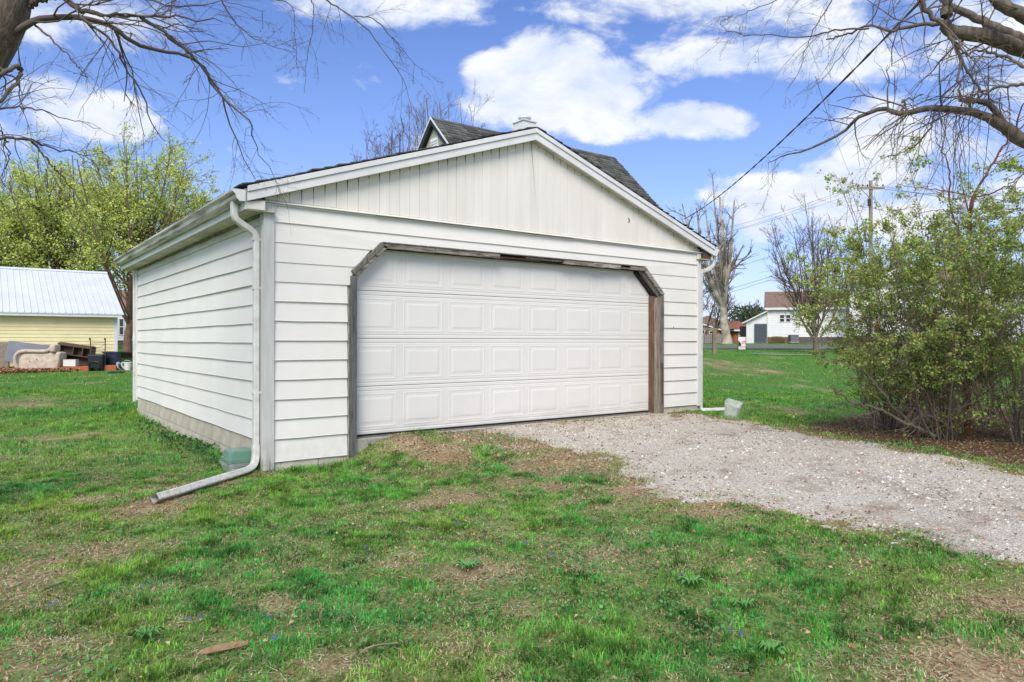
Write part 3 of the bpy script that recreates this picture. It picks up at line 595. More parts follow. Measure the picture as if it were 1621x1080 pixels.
def tub(x, y, z, w0, d0, w1, d1, h, m, t, lidname, rz, inv=False):
    b = B(); th = .004; ring = []
    def rr(wx, dy, zz, r=.03):
        o = []
        for cx_, cy_, a0 in ((wx-r, dy-r, 0), (-wx+r, dy-r, 90), (-wx+r, -dy+r, 180), (wx-r, -dy+r, 270)):
            for k in range(4): a = rad(a0+k*30); o.append((cx_+r*math.cos(a), cy_+r*math.sin(a), zz))
        return o
    L = [rr(w0-.02,d0-.02,0), rr(w0,d0,.012), rr(w1,d1,h-.035), rr(w1+.012,d1+.012,h-.033), rr(w1+.014,d1+.014,h), rr(w1-.004,d1-.004,h), rr(w0-.006,d0-.006,.018)]
    for r in L: b.v += r
    k = 16
    for i in range(len(L)-1):
        for j in range(k): a = i*k+j; c = i*k+(j+1) % k; b.f.append((a, c, c+k, a+k))
    b.f.append(tuple(range(k-1, -1, -1))); b.f.append(tuple((len(L)-1)*k+j for j in range(k)))
    if inv: b.v = [(x_, y_, h-z_) for x_, y_, z_ in b.v]
    b.obj('bin', m, t); return t
zt = h1(-.24, .42)
t = thing('storage_tub', 'clear tub of odds and ends under the green tub by the left downspout', 'storage tub', (-.150, .335, zt-.01), rad(3)); tub(0,0,0,.12,.15,.135,.165,.125,m_ctub,t,'',0)
m_white = mat('white_plastic', (.7,.7,.68), rough=.4); m_hose = mat('dark_hose', (.05,.05,.05), rough=.5)
cb = B()
for k in range(4): cb.tube([(.085*math.cos(a), .11*math.sin(a),   .03+k*.02) for a in np.linspace(0, 6.28, 20)], .010, 6)
cb.obj('coiled_hose', m_hose, t); B().box(-.10, -.03, -.13, -.06, .012, .08).obj('pale_block', m_white, t)
t = thing('storage_tub', 'translucent green storage tub upside down on the clear tub by the downspout', 'storage tub', (-.150, .335, zt+.118), rad(-2)); tub(0,0,0,.12,.145,.135,.165,.115,m_gtub,t,'',0,True)
jl = G(1157, 660)
t = thing('plastic_jug', 'crumpled cloudy plastic jug lying at the end of the right downspout', 'jug', (jl[0], jl[1], jl[2]+.0), rad(25))
b = B(); ns = 14; Lr = []
for i, (r, z) in enumerate([(.02,.003),(.095,.0),(.105,.02),(.11,.10),(.118,.17),(.122,.185),(.125,.215),(.118,.235),(.112,.232),(.10,.03)]):
    for k in range(ns):
        a = 2*math.pi*k/ns; e = .22; cx_ = math.copysign(abs(math.cos(a))**.55, math.cos(a)); cy_ = math.copysign(abs(math.sin(a))**.55, math.sin(a)); jj = 1+.05*math.sin(3*a+i*1.7)
        b.v.append((r*cx_*jj, r*cy_*jj, z))
for i in range(9):
    for k in range(ns): a = i*ns+k; c = i*ns+(k+1) % ns; b.f.append((a, c, c+ns, a+ns))
b.f.append(tuple(range(ns-1, -1, -1)))
o = b.obj('jug_body', m_jug, t, smooth=True); o.rotation_euler = (rad(14), rad(-12), 0); o.location.z = .012

# ------------------------------------------------------------------ yellow shed, left (parallel to the garage)
m_yel = mat('yellow_shed_siding', (.86,.79,.47), (.80,.72,.41), 2., .6); m_metal = mat('white_metal_roof', (.66,.70,.76), (.60,.64,.70), 1.2, .35, metal=.0, spec=.5)
sX, sY = 2.35, 26.8; sz = h1(0, 26.8)
sh_t = thing('shed', 'pale yellow shed with white ribbed metal roof at the left behind the junk pile', 'shed', (sX, sY, 0))
LW = 13.; eZ, rZ, run = 2.50, 4.62, 4.7
b = B(); b.box(-LW, 0, 0, .1, sz-.5, eZ); b.prism([(0.,sz-.5),(9.4,sz-.5),(9.4,eZ),(run,rZ-.15),(0,eZ)], 0, -.1, -.001); b.box(-LW, 0, 9.3, 9.4, sz-.5, eZ); b.prism([(0.,sz-.5),(9.4,sz-.5),(9.4,eZ),(run,rZ-.15),(0,eZ)], 0, -LW, -LW+.1); b.obj('wall', m_yel, sh_t)
k = 0; z = eZ-.14
while z > sz-.2:
    b = B(); b.prism([(0.,z),(-.022,z+.002),(-.006,z+.142),(0,z+.142)], 0, -LW+.01, -.12); b.obj('siding_board', m_yel, sh_t); z -= .142; k += 1
B().box(-.12, .01, -.03, .0, sz-.4, eZ-.02).obj('corner_trim', m_fascia, sh_t)
B().box(-LW-.1, .12, -.32, -.27, eZ-.14, eZ+.0).obj('eave_board', m_fascia, sh_t)
rf = B(); rf.prism([(-.34,eZ),(run,rZ),(9.75,eZ-.02),(9.75,eZ-.06),(run,rZ-.05),(-.34,eZ-.04)], 0, -LW-.2, .2); rf = rf.obj('roof', m_metal, sh_t)
sl = (rZ-eZ)/(run+.34)
for i in range(58):
    x0 = -LW-.18+i*.23
    b = B(); b.v = [(x0,-.35,eZ+.002),(x0+.015,-.35,eZ+.022),(x0+.035,-.35,eZ+.022),(x0+.05,-.35,eZ+.002),(x0,run-.02,rZ-.008),(x0+.015,run-.02,rZ+.012),(x0+.035,run-.02,rZ+.012),(x0+.05,run-.02,rZ-.008)]
    b.f = [(0,1,2,3),(0,4,5,1),(1,5,6,2),(2,6,7,3)]; b.obj('roof_rib', m_metal, rf)
B().prism([(run-.2,rZ-.06),(run,rZ+.04),(run+.2,rZ-.06)], 0, -LW-.2, .21).obj('ridge_cap', m_metal, rf)
b = B(); b.box(-LW, -3.75, -.07, -.025, sz-.4, 1.33); b.obj('stone_footing', mat('rough_stone', (.40,.35,.28), (.24,.20,.16), 14., .95, .9, 40), sh_t)

# ------------------------------------------------------------------ junk pile (each its own thing), placed by eye on the ground at 27-28.5 m
def ft(name, label, cat, px, d, dz=0, rz=0., group=None):
    p = P(px, 540, d); return thing(name, label, cat, (p[0], p[1], h1(p[0], p[1])+dz), FRONT+rz, group)
m_grey = mat('grey_door_panel', (.22,.25,.31), (.26,.29,.35), 2., .5); m_sofa = mat('beige_upholstery', (.60,.52,.43), (.42,.35,.28), 5., .95, .6, 30); m_dkwood = mat('dark_veneer', (.07,.045,.03), (.13,.09,.06), 6., .6, stretch=(1,1,6))
m_blk = mat('black_plastic', (.018,.022,.028), (.03,.035,.045), 5., .4); m_navy = mat('navy_plastic', (.02,.03,.07), (.03,.04,.09), 3., .45); m_org = mat('orange_timber', (.42,.12,.045), (.28,.10,.05), 8., .7); m_rust = mat('rusty_steel', (.10,.07,.05), (.05,.04,.03), 9., .7)
Mx = Matrix
def rot(ang, ax='Y'): return Mx.Rotation(rad(ang), 4, ax)
t = ft('door_panel', 'flat grey door slab leaning against the yellow shed behind the sofa', 'door', 47, 27.8, .0, -FRONT)
o = B().box(-.78, .70, -.02, .025, 0, .82).obj('slab', m_grey, t); o.rotation_euler = (rad(-5), rad(8), 0); o.location = (-.02, -.05, .24); bev(o, .008)
o = B().box(.701, .755, -.03, .035, .0, .82).obj('edge_strip', m_blk, t); o.rotation_euler = (rad(-5), rad(8), 0); o.location = (-.02, -.05, .24)
# sofa
t = ft('sofa', 'stained beige loveseat tipped on its back in front of the grey door slab', 'sofa', 60, 27.4, .0)
def pillow(w_, d_, h_, r=.07, n=4):
    b = B(); nu, nv = 20, 10
    for i in range(nv+1):
        ph_ = -math.pi/2+math.pi*i/nv
        for j in range(nu):
            th_ = 2*math.pi*j/nu; f = lambda v, e: math.copysign(abs(v)**e, v)
            b.v.append((w_/2*f(math.cos(ph_), .35)*f(math.cos(th_), .35), d_/2*f(math.cos(ph_), .35)*f(math.sin(th_), .35), h_/2*f(math.sin(ph_), .45)+h_/2))
    for i in range(nv):
        for j in range(nu): a = i*nu+j; c = i*nu+(j+1) % nu; b.f.append((a, c, c+nu, a+nu))
    return b
o = pillow(1.52, .5, .88).obj('back_cushion', m_sofa, t, smooth=True); o.location = (.06, .02, -.06); o.rotation_euler = (rad(-6), rad(3), 0)
b = B(); b.tube(smooth([(-.62,-.10,-.02),(-.74,-.16,.25),(-.75,-.18,.52),(-.62,-.18,.72),(-.35,-.17,.78),(.1,-.16,.77),(.45,-.16,.79),(.64,-.14,.90)], 5), [.05]+[.072]*20+[.068]*15, 10); b.obj('rolled_edge', m_sofa, t, smooth=True)
o = pillow(.22, .40, .30).obj('armrest', m_sofa, t, smooth=True); o.location = (.70, -.05, .73); o = pillow(.20, .5, .76).obj('armrest', m_sofa, t, smooth=True); o.location = (.80, .0, .0); o.rotation_euler = (0, rad(9), 0)
for q in ((.12,-.243,.46),(-.15,-.243,.38)): B().lathe([(0,0),(.025,.002)], n=7, M=Mx.Translation(q) @ rot(90, 'X')).obj('stain', m_rust, t)
t = ft('bookshelf', 'dark wooden bookshelf lying tilted against the shed with open compartments', 'bookshelf', 117, 28.0, .02)
def tb(b, *a): 
    o = b; return o
shelf = []
for nm, bx in [('side_board',(-.62,.66,-.15,.15,.70,.80)),('side_board',(-.62,.66,-.15,.15,.0,.04)),('end_board',(-.66,-.62,-.15,.15,0,.77)),('end_board',(.66,.70,-.15,.15,0,.77)),('shelf',(-.04,-.01,-.14,.13,.38,.72)),('shelf',(.33,.36,-.14,.13,.38,.72)),('shelf',(-.62,.66,-.14,.13,.35,.38)),('back_panel',(-.62,.66,.13,.15,.04,.72))]:
    o = B().box(*bx).obj(nm, m_dkwood, t); o.rotation_euler = (0, rad(8), 0); o.location = (0, 0, .20)
B().box(-.7, .5, -.02, .2, 0, .2).obj('plinth', m_dkwood, t)
t = ft('white_box', 'small white box propped in front of the dark bookshelf', 'box', 112.5, 27.4, .20, .05); B().box(-.23, .23, -.12, .12, 0, .24).obj('carton', m_white, t); o = B().box(-.235, .235, -.125, .125, .241, .26).obj('lid', m_white, t)
t = ft('orange_beam', 'long orange timber lying in the leaves below the bookshelf', 'timber', 118, 27.3, -.02); o = B().box(-.6, .6, -.1, .1, 0, .21).obj('timber', m_org, t); o.rotation_euler = (0, rad(-3), 0); bev(o, .01)
t = ft('orange_beam', 'short orange timber at the right end of the junk pile under the navy box', 'timber', 176, 27.5, -.01); o = B().box(-.25, .25, -.1, .1, 0, .22).obj('timber', m_org, t); bev(o, .01)
t = ft('hand_cart', 'black two-wheeled yard cart standing on end with rusty push bars', 'cart', 154.5, 27.4, .0)
o = B().v and None
b = B(); b.v = [(-.26,-.16,.12),(.26,-.16,.12),(.30,-.2,.62),(-.30,-.2,.62),(-.22,.16,.12),(.22,.16,.12),(.28,.2,.66),(-.28,.2,.66)]; b.f = [(0,1,2,3),(4,7,6,5),(0,4,5,1),(3,2,6,7),(1,5,6,2),(0,3,7,4)]; bev(b.obj('tray', m_blk, t), .03, 2)
b = B(); b.tube(smooth([(-.2,-.22,.16),(-.2,-.24,.3),(-.1,-.25,.37),(.1,-.25,.37),(.2,-.24,.3),(.2,-.22,.16)]), .018, 6); b.obj('rim', m_blk, t)
for sx in (-1, 1):
    B().tube([(sx*.29,0,.0),(sx*.29,.02,1.22)], .018, 6).obj('push_bar', m_rust, t); B().tube([(sx*.29,0,1.2),(sx*.29,-.02,1.27)], .03, 6).obj('grip', m_blk, t)
    B().lathe([(0,-.03),(.10,-.03),(.12,0),(.10,.03),(0,.03)], n=14, M=Mx.Translation((sx*.22,-.02,.1)) @ rot(90)).obj('wheel', m_blk, t)
for z in (1.08, .80, .68): B().tube([(-.29,.01,z),(.29,.01,z+.02)], .013, 6).obj('crossbar', m_rust, t)
b = B(); b.tube(smooth([(-.28,0,1.05),(-.1,0,.93),(.1,0,.92),(.28,0,1.05)]), .008, 5); b.obj('sagging_cord', m_rust, t)
t = ft('storage_crate', 'navy blue storage crate at the right end of the junk pile', 'crate', 177.5, 27.9, .02)
B().box(-.26, .26, -.17, .17, .12, .66).obj('crate_body', m_navy, t, label=None); o = B().box(-.29, .29, -.2, .2, .661, .71).obj('rim', m_navy, t)
for a in ((-.12,.2,.22,.46),): B().box(a[0], a[1], -.185, -.171, a[2], a[3]).obj('front_recess', m_blk, t)
B().box(-.2, .2, -.1, .1, 0, .119).obj('base', m_navy, t)
t = ft('cable_reel', 'small white and black cable reel beside the white bucket', 'reel', 193, 27.6, .0)
for s_, q in ((-.09, 'a'), (.09, 'b')): B().lathe([(0,-.01),(.17,-.01),(.17,.01),(0,.01)], n=18, M=Mx.Translation((s_,0,.17)) @ rot(70)).obj('flange', m_white, t)
B().lathe([(0,-.1),(.10,-.1),(.10,.1),(0,.1)], n=16, M=Mx.Translation((0,0,.17)) @ rot(80)).obj('drum', m_blk, t)
t = ft('bucket', 'dented white bucket at the right end of the junk pile', 'bucket', 202.5, 27.6, .0)
B().lathe([(0,0),(.11,0),(.14,.28),(.15,.28),(.15,.31),(.13,.31),(.10,.02),(0,.02)], n=18).obj('pail', m_white, t, smooth=False); b = B(); b.tube(smooth([(-.14,0,.27),(-.05,-.1,.38),(.1,-.05,.36),(.14,0,.27)]), .008, 5); b.obj('handle', m_white, t)
t = ft('black_tray', 'flat black plastic tray lying on the lawn before the bucket', 'tray', 184, 25.3, .02); B().box(-.22,.22,-.1,.1,0,.02).obj('tray_base', m_blk, t); B().box(-.24,.24,-.12,-.101,0,.045).box(-.24,.24,.101,.12,0,.045).obj('tray_rim', m_blk, t)
t = ft('timber_plank', 'long pale plank lying behind the yellow shed corner', 'plank', 205, 36, .25); B().box(-1.5,1.5,-.1,.1,0,.08).obj('plank_board', m_wtan, t); B().box(-1.4,1.4,-.05,.05,-.3,-.001).obj('bearer', m_wbrown, t)

# ------------------------------------------------------------------ houses in the background
m_hw = mat('white_house_siding', (.74,.755,.78), (.68,.69,.72), 2., .6); m_broof = mat('brown_roof', (.17,.115,.085), (.24,.17,.13), 6., .9, .5, 20, stretch=(1,1,4)); m_brick = mat('orange_brick', (.40,.15,.075), (.30,.11,.06), 9., .9)
m_glass = mat('dark_window_glass', (.03,.035,.045), rough=.08, spec=.6); m_found = mat('dark_foundation', (.10,.085,.085), (.14,.12,.12), 6., .9); m_gdoor = mat('slate_garage_door', (.07,.085,.105), rough=.5)
def window(parent, x0, x1, z0, z1, y, mull=True):
    f = B(); e = .07; f.box(x0-e, x1+e, y-.05, y-.002, z0-e, z0); f.box(x0-e, x1+e, y-.05, y-.002, z1, z1+e); f.box(x0-e, x0, y-.049, y-.003, z0, z1); f.box(x1, x1+e, y-.049, y-.003, z0, z1)
    if mull: f.box(x0, x1, y-.045, y-.004, (z0+z1)/2-.03, (z0+z1)/2+.03)
    o = f.obj('window', m_hw, parent); B().box(x0, x1, y-.03, y-.006, z0, z1).obj('pane', m_glass, o)
def lap(parent, x0, x1, z0, z1, y, e, m):
    z = z0
    while z < z1-.02: B().prism([(y,z),(y-.03,z),(y-.008,min(z+e,z1)),(y,min(z+e,z1))], 0, x0, x1).obj('siding_board', m, parent); z += e
# white house with lean-to garage: local units metres, x right, y away; s = m per pixel at 75 m
d0 = 75.; s = d0/F
def L0(px, ref): return (px-ref)*s
def Zp(py, d=d0): return 1.429-(py-HY)*d/F
p = P(1215, 540, d0); zg = h1(p[0], p[1])
wh = thing('house', 'white house with lean-to garage and slate door across the road', 'house', (p[0], p[1], 0), FRONT-rad(19))
zE = Zp(487)-.1; zR = Zp(464, 79); x1 = L0(1345, 1215)
B().box(0, x1, 0, 8, zg-.6, Zp(533)).obj('foundation', m_found, wh); B().prism([(0,Zp(533)),(8,Zp(533)),(8,zE),(4,zR-.1),(0,zE)], 0, 0.02, x1-.02).obj('wall', m_hw, wh)
lap(wh, .1, x1-.1, Zp(533), zE, .0, .25, m_hw)
B().prism([(-.35,zE-.05),(4,zR),(8.3,zE-.05),(8.3,zE+.12),(4,zR+.17),(-.35,zE+.12)], 0, -.25, x1+.25).obj('roof', m_broof, wh)
B().box(-.3, x1+.3, -.42, -.355, zE-.12, zE+.1).obj('eave_board', m_fascia, wh)
for a in (1236.5, 1245.5): window(wh, L0(a-3, 1215), L0(a+3, 1215), Zp(509), Zp(498.5), -.03)
B().box(-.02, .1, -.05, -.032, Zp(533), zE-.1).obj('corner_trim', m_fascia, wh)
xa = L0(1183, 1215); B().prism([(xa,zg-.4),(-.02,zg-.4),(-.02,Zp(494)),(xa,Zp(509))], 1, .1, 6.).obj('lean_to_wall', m_hw, wh)
B().prism([(xa-.4,Zp(512)),(-.02,Zp(493)),(-.02,Zp(491)),(xa-.4,Zp(510))], 1, -.3, 6.2).obj('lean_to_roof', m_fascia, wh)
g_ = B().box(L0(1195,1215), L0(1214,1215), .03, .098, zg-.1, Zp(513)).obj('garage_door', m_gdoor, wh)
for k in range(1, 5): B().box(L0(1195,1215)+.02, L0(1214,1215)-.02, .015, .029, zg+k*.42, zg+k*.42+.38).obj('door_section', m_gdoor, g_)
ac = thing('air_conditioner', 'grey air conditioning unit against the dark foundation of the white house', 'air conditioner', tuple(P(1256, 540, 73.8)[:2])+(h1(*P(1256,540,73.8)[:2])+.08,), FRONT)
B().box(-.42,.42,-.35,.35,.1,.8).obj('casing', m_found, ac); B().box(-.45,.45,-.38,.38,.0,.099).obj('pad', m_pave, ac); B().lathe([(.0,.83),(.3,.83),(.32,.801)], n=12).obj('fan_grille', m_grey, ac)
for k in range(6): B().box(-.4,.4,-.37,-.352,.16+k*.1,.2+k*.1).obj('louvre', m_grey, ac)
# second white house, behind the shrub
d0 = 68.; s = d0/F; p = P(1420, 540, d0); zg = h1(p[0], p[1])
h2 = thing('house', 'larger white house with brown gabled roof seen through the leafy shrub', 'house', (p[0], p[1], 0), FRONT-rad(24))
xl, xr_ = L0(1352,1420), L0(1545,1420); zE = Zp(455)
B().box(xl, xr_, .05, 9, zg-.5, Zp(531)).obj('foundation', m_found, h2); B().prism([(0,Zp(531)),(9,Zp(531)),(9,zE),(4.5,Zp(428,d0+4.5)),(0,zE)], 0, xl, xr_).obj('wall', m_hw, h2)
lap(h2, xl+.1, xr_-.1, Zp(531), zE, .0, .25, m_hw)
B().prism([(-.4,zE-.05),(4.5,Zp(427,d0+4.5)),(9.4,zE-.05),(9.4,zE+.12),(4.5,Zp(424,d0+4.5)),(-.4,zE+.15)], 0, xl-.3, xr_+.3).obj('roof', m_broof, h2)
B().prism([(L0(1385,1420),zE+.1),(L0(1420,1420),Zp(434)),(L0(1455,1420),zE+.1)], 1, -.6, 3.).obj('dormer', m_hw, h2); 
for a in (1375, 1400, 1440, 1475, 1510): window(h2, L0(a-5,1420), L0(a+5,1420), Zp(508), Zp(488), -.03)
o = B().box(L0(1378,1420)+.6, L0(1386,1420)+.6, -.09, -.035, zg, Zp(512)).obj('door', m_org, h2, label='tan wooden front door'); B().lathe([(0,0),(.04,.01)], n=8).obj('handle', m_dark, o, loc=(L0(1385,1420)+.5, -.095, zg+1.1))
# third building further right edge
# brick ranch houses left of the white house
d0 = 92.; s = d0/F; p = P(1110, 540, d0); zg = h1(p[0], p[1])
br = thing('house', 'orange brick ranch house with brown roof at the far left of the road', 'house', (p[0], p[1], 0), FRONT-rad(14))
B().prism([(L0(1060,1110),zg-.4),(L0(1139,1110),zg-.4),(L0(1139,1110),Zp(519)),(L0(1092,1110),Zp(500)),(L0(1060,1110),Zp(511))], 1, 0, 9).obj('wall', m_brick, br)
B().prism([(L0(1142,1110),Zp(520)),(L0(1092,1110),Zp(500)),(L0(1050,1110),Zp(516)),(L0(1050,1110),Zp(513.5)),(L0(1092,1110),Zp(497.5)),(L0(1142,1110),Zp(518))], 1, -.4, 11).obj('roof', m_fascia, br)
B().prism([(L0(1144,1110),Zp(519.4)),(L0(1100,1110),Zp(499)),(L0(1120,1110),Zp(490)),(L0(1165,1110),Zp(514))], 1, .5, 11).obj('roof_slope', m_broof, br)
window(br, L0(1111,1110), L0(1115,1110), Zp(525), Zp(512), -.03); window(br, L0(1123,1110), L0(1131,1110), Zp(525), Zp(521), -.03, False)
B().box(L0(1108.5,1110), L0(1116.,1110), -.025, -.001, Zp(532), Zp(507)).obj('white_panel', m_fascia, br)
d0 = 98.; s = d0/F; p = P(1165, 540, d0); zg = h1(p[0], p[1])
br = thing('house', 'orange brick house with reddish hipped roof beside the white lean-to', 'house', (p[0], p[1], 0), FRONT-rad(16))
m_rroof = mat('reddish_roof', (.26,.10,.065), (.19,.08,.055), 5., .9, .4, 20, stretch=(1,1,4))
B().box(L0(1136,1165), L0(1200,1165), 0, 8, zg-.5, Zp(516)).obj('wall', m_brick, br)
b = B(); z0 = Zp(517); z1 = Zp(497); b.v = [(L0(1120,1165),-.5,z0),(L0(1208,1165),-.5,z0),(L0(1208,1165),8.5,z0),(L0(1120,1165),8.5,z0),(L0(1140,1165),4,z1),(L0(1172,1165),4,z1)]; b.f = [(0,1,5,4),(1,2,5),(2,3,4,5),(3,0,4),(0,3,2,1)]; b.obj('roof', m_rroof, br)
B().box(L0(1168,1165), L0(1182,1165), -.1, -.01, zg-.2, Zp(519)).obj('porch_bay', m_wtan, br); window(br, L0(1170,1165), L0(1176,1165), Zp(535), Zp(523), -.11)
B().box(L0(1120,1165), L0(1208,1165), -.6, -.51, z0-.15, z0+.05).obj('eave_board', m_fascia, br)
t = ft('rubbish_bin', 'black wheeled rubbish bin beside the brick house, behind the yard sign', 'bin', 1181, 85, 0.); b = B(); b.v = [(-.5,-.4,.1),(.5,-.4,.1),(.6,-.5,1.9),(-.6,-.5,1.9),(-.5,.4,.1),(.5,.4,.1),(.6,.5,1.9),(-.6,.5,1.9)]; b.f = [(0,1,2,3),(4,7,6,5),(0,4,5,1),(3,2,6,7),(1,5,6,2),(0,3,7,4)]; b.obj('bin_body', m_blk, t)
B().box(-.63,.63,-.55,.55,1.901,2.0).obj('lid', m_blk, t)
for sx in (-1,1): B().lathe([(0,-.05),(.13,-.05),(.13,.05),(0,.05)], n=12, M=Mx.Translation((sx*.45,.3,.13)) @ rot(90)).obj('wheel', m_blk, t)
# small pale house behind the trees, far left
d0 = 62.; s = d0/F; p = P(195, 540, d0); zg = h1(p[0], p[1])
h3 = thing('house', 'pale house glimpsed between the yellow shed and the garage behind the tree trunk', 'house', (p[0], p[1], 0), FRONT)
B().box(L0(120,195), L0(240,195), .05, 8, zg-.5, Zp(540)).obj('foundation', m_found, h3); B().box(L0(120,195), L0(240,195), 0, 8, Zp(540), Zp(500)).obj('wall', m_hw, h3)
lap(h3, L0(121,195), L0(239,195), Zp(540), Zp(501), .0, .24, m_hw)
b = B(); z0 = Zp(500); b.prism([(-.4,z0),(4,z0+2.),(8.4,z0)], 0, L0(118,195), L0(242,195)); b.obj('roof', m_broof, h3); window(h3, L0(190,195), L0(196,195), Zp(532), Zp(512), -.03); window(h3, L0(150,195), L0(160,195), Zp(532), Zp(512), -.03)

# picket fence, rail, sign, pole
m_picket = mat('weathered_white_picket', (.46,.44,.42), (.30,.29,.28), 8., .9, rnd=.25); m_railw = mat('grey_tan_rail', (.26,.22,.15), (.16,.13,.09), 6., .9, .5, 40)
p = P(1108, 540, 78); fz = h1(p[0], p[1]); fn = thing('picket_fence', 'weathered white picket fence before the brick ranch house', 'fence', (p[0], p[1], fz), FRONT); sc = 78/F
k = 0; x = -2.2
while x < (1156-1108)*sc:
    b = B(); h = 1.05+random.uniform(-.04, .04); b.prism([(x,.05),(x+.15,.05),(x+.15,h-.08),(x+.075,h),(x,h-.08)], 1, -.015, .015); b.obj('picket', m_picket, fn); x += .21
for z in (.3, .8): B().box(-2.2, (1156-1108)*sc, .016, .06, z, z+.09).obj('fence_rail', m_picket, fn)
p = P(1131, 540, 36); t = thing('rail_fence', 'short weathered timber hitching rail on a post behind the garage corner', 'fence', (p[0], p[1], h1(p[0], p[1])), FRONT); sc = 36/F
B().box(-.09, .09, -.07, .07, -.2, (562-523)*sc).obj('post', m_railw, t); o = B().box(-2.1, .16, -.08, .08, 0, .12).obj('rail', m_railw, t); o.location = (0, 0, (562-523)*sc+.001); o.rotation_euler = (0, rad(3), 0)
B().box(-2.05, -1.9, -.07, .07, -.2, (562-523)*sc+.08).obj('post', m_railw, t)
m_signw = mat('sign_white', (.75,.72,.73), rough=.5); m_signr = mat('sign_red', (.62,.04,.05), (.75,.45,.45), 5., .5); m_signk = mat('sign_black', (.03,.02,.02), rough=.5)
p = P(1174.5, 540, 43); t = thing('yard_sign', 'red, white and black yard sign on a black wire stand by the road', 'sign', (p[0], p[1], h1(p[0], p[1])), FRONT+rad(6))
ss = 43/F
B().box(-.23, .23, -.012, .012, 9*ss, 24*ss).obj('sign_board', m_signw, t)
B().prism([(-.05,13*ss),(.225,12*ss),(.225,18.2*ss),(.08,18.*ss),(-.05,16.4*ss)], 1, -.016, -.0125).obj('red_swash', m_signr, t); B().prism([(-.23,9.7*ss),(-.06,9.7*ss),(-.05,12.5*ss),(-.12,15.5*ss),(-.225,18*ss)], 1, -.016, -.0125).obj('portrait_patch', m_signk, t)
B().box(-.21, .21, -.012, .012, 4.4*ss, 8.2*ss).obj('rider_board', m_signw, t); B().box(-.18, .18, -.0155, -.0125, 5.8*ss, 6.9*ss).obj('red_stripe', m_signr, t); B().box(-.03, .19, -.0185, -.0165, 14.3*ss, 15.*ss).obj('white_stripe', m_signw, t)
for sx in (-1, 1): B().tube([(sx*.26,0,-.1),(sx*.25,0,19*ss)], .014, 6).obj('stand_leg', m_blk, t)
for z in (8.6, 4.0): B().tube([(-.25,.0,z*ss),(.25,.0,z*ss)], .012, 6).obj('stand_bar', m_blk, t)
m_pole = mat('grey_utility_pole', (.33,.30,.27), (.22,.20,.18), 8., .9, stretch=(5,5,.4))
p = P(1378, 540, 60); zb = h1(p[0], p[1]); t = thing('utility_pole', 'tall grey utility pole with crossarm rising behind the leafy shrub', 'utility pole', (p[0], p[1], 0), FRONT); zt = 1.429+(HY-291)*60/F
B().tube([(0,0,zb-.5),(0,0,zt+.3)], [.20,.14], 12).obj('pole_shaft', m_pole, t); o = B().box(-1.25, 1.1, -.2, -.13, zt-.45, zt-.25).obj('crossarm', m_pole, t)
for x in (-1.1, -.75, -.35, .45, .95): B().lathe([(.02,0),(.03,.08),(.07,.1),(.07,.16),(.03,.2),(.0,.24)], (x,-.165,zt-.249), 8).obj('insulator', m_blk, t)
B().tube([(-.25,-.25,zt-1.9),(-.25,-.25,zt-1.3)], .14, 10).obj('cutout_fuse', m_blk, t); B().tube([(-.9,-.17,zt-.46),(0,-.1,zt-1.3)], .03, 6).obj('brace', m_pole, t)
pw_ = [P(1378,540,60)[:2]]
m_wire = mat('black_wire', (.03,.03,.033), rough=.6)
def wire(name, A, Bp, sag, r, label, n=28, sides=4, m=m_wire, tw=0, group='utility wires beyond the garage'):
    A = np.array(A, float); Bp = np.array(Bp, float); b = B()
    for q in ([0] if not tw else [0, math.pi]):
        pts = []
        for i in range(n+1):
            u = i/n; c = A*(1-u)+Bp*u; c[2] -= 4*sag*u*(1-u)
            if tw: c = c+np.array([math.cos(u*tw+q), 0, math.sin(u*tw+q)])*r*1.1
            pts.append(c)
        b.tube(pts, r, sides)
    o = b.obj(name, m); o['label'] = label; o['category'] = 'cable'
    if group: o['group'] = group
    return o
wire('service_cable', P(1083,346,23.4), P(1500,-45,6.0), .25, .0075, 'thick twisted black service cable slanting up from the shingled house across the sky', 60, 5, tw=90, group=None)
pc = P(1378,540,60)
for (off, zz, px2, py2, d2_) in ((-1.1,-.05,930,395,90),(-.75,-.05,930,408,90),(.45,-.05,935,402,92)):
    wire('power_line', pc+RT*off+np.array([0,0,zt-1.429+.01+zz]), P(px2,py2,d2_), 1.2, .012, ['lowest-hanging','middle','topmost'][0 if off==-1.1 else 1 if off==-.75 else 2]+' thin power line running left from the pole crossarm behind the pale tree', 20, 3)
for (zz, py2) in ((-3.2,466),(-4.9,498),(-5.1,505)):
    wire('telephone_line', pc+np.array([0,0,zt-1.429+zz-.0]), P(1000,py2,86), .4, .018, {466:'highest',498:'middle',505:'lowest'}[py2]+' thin telephone line running left from the utility pole over the brick houses', 16, 3, group='telephone lines over the brick houses')
for off in (-1.1,-.75,.45,.95): wire('power_line', pc+RT*off+np.array([0,0,zt-1.429]), P(1760,300+off*12,45), .8, .010, {-1.1:'first, from the left crossarm end,',-.75:'second',.45:'third',.95:'last, from the right crossarm end,'}[off]+' power line running right over the shrub', 16, 3, group='utility wires over the shrub')
wire('power_line', pc+RT*-1.1+np.array([0,0,zt-1.429]), P(1290,120,14.), .5, .006, 'single thin line rising from the utility pole toward the upper sky', 20, 3, group=None)

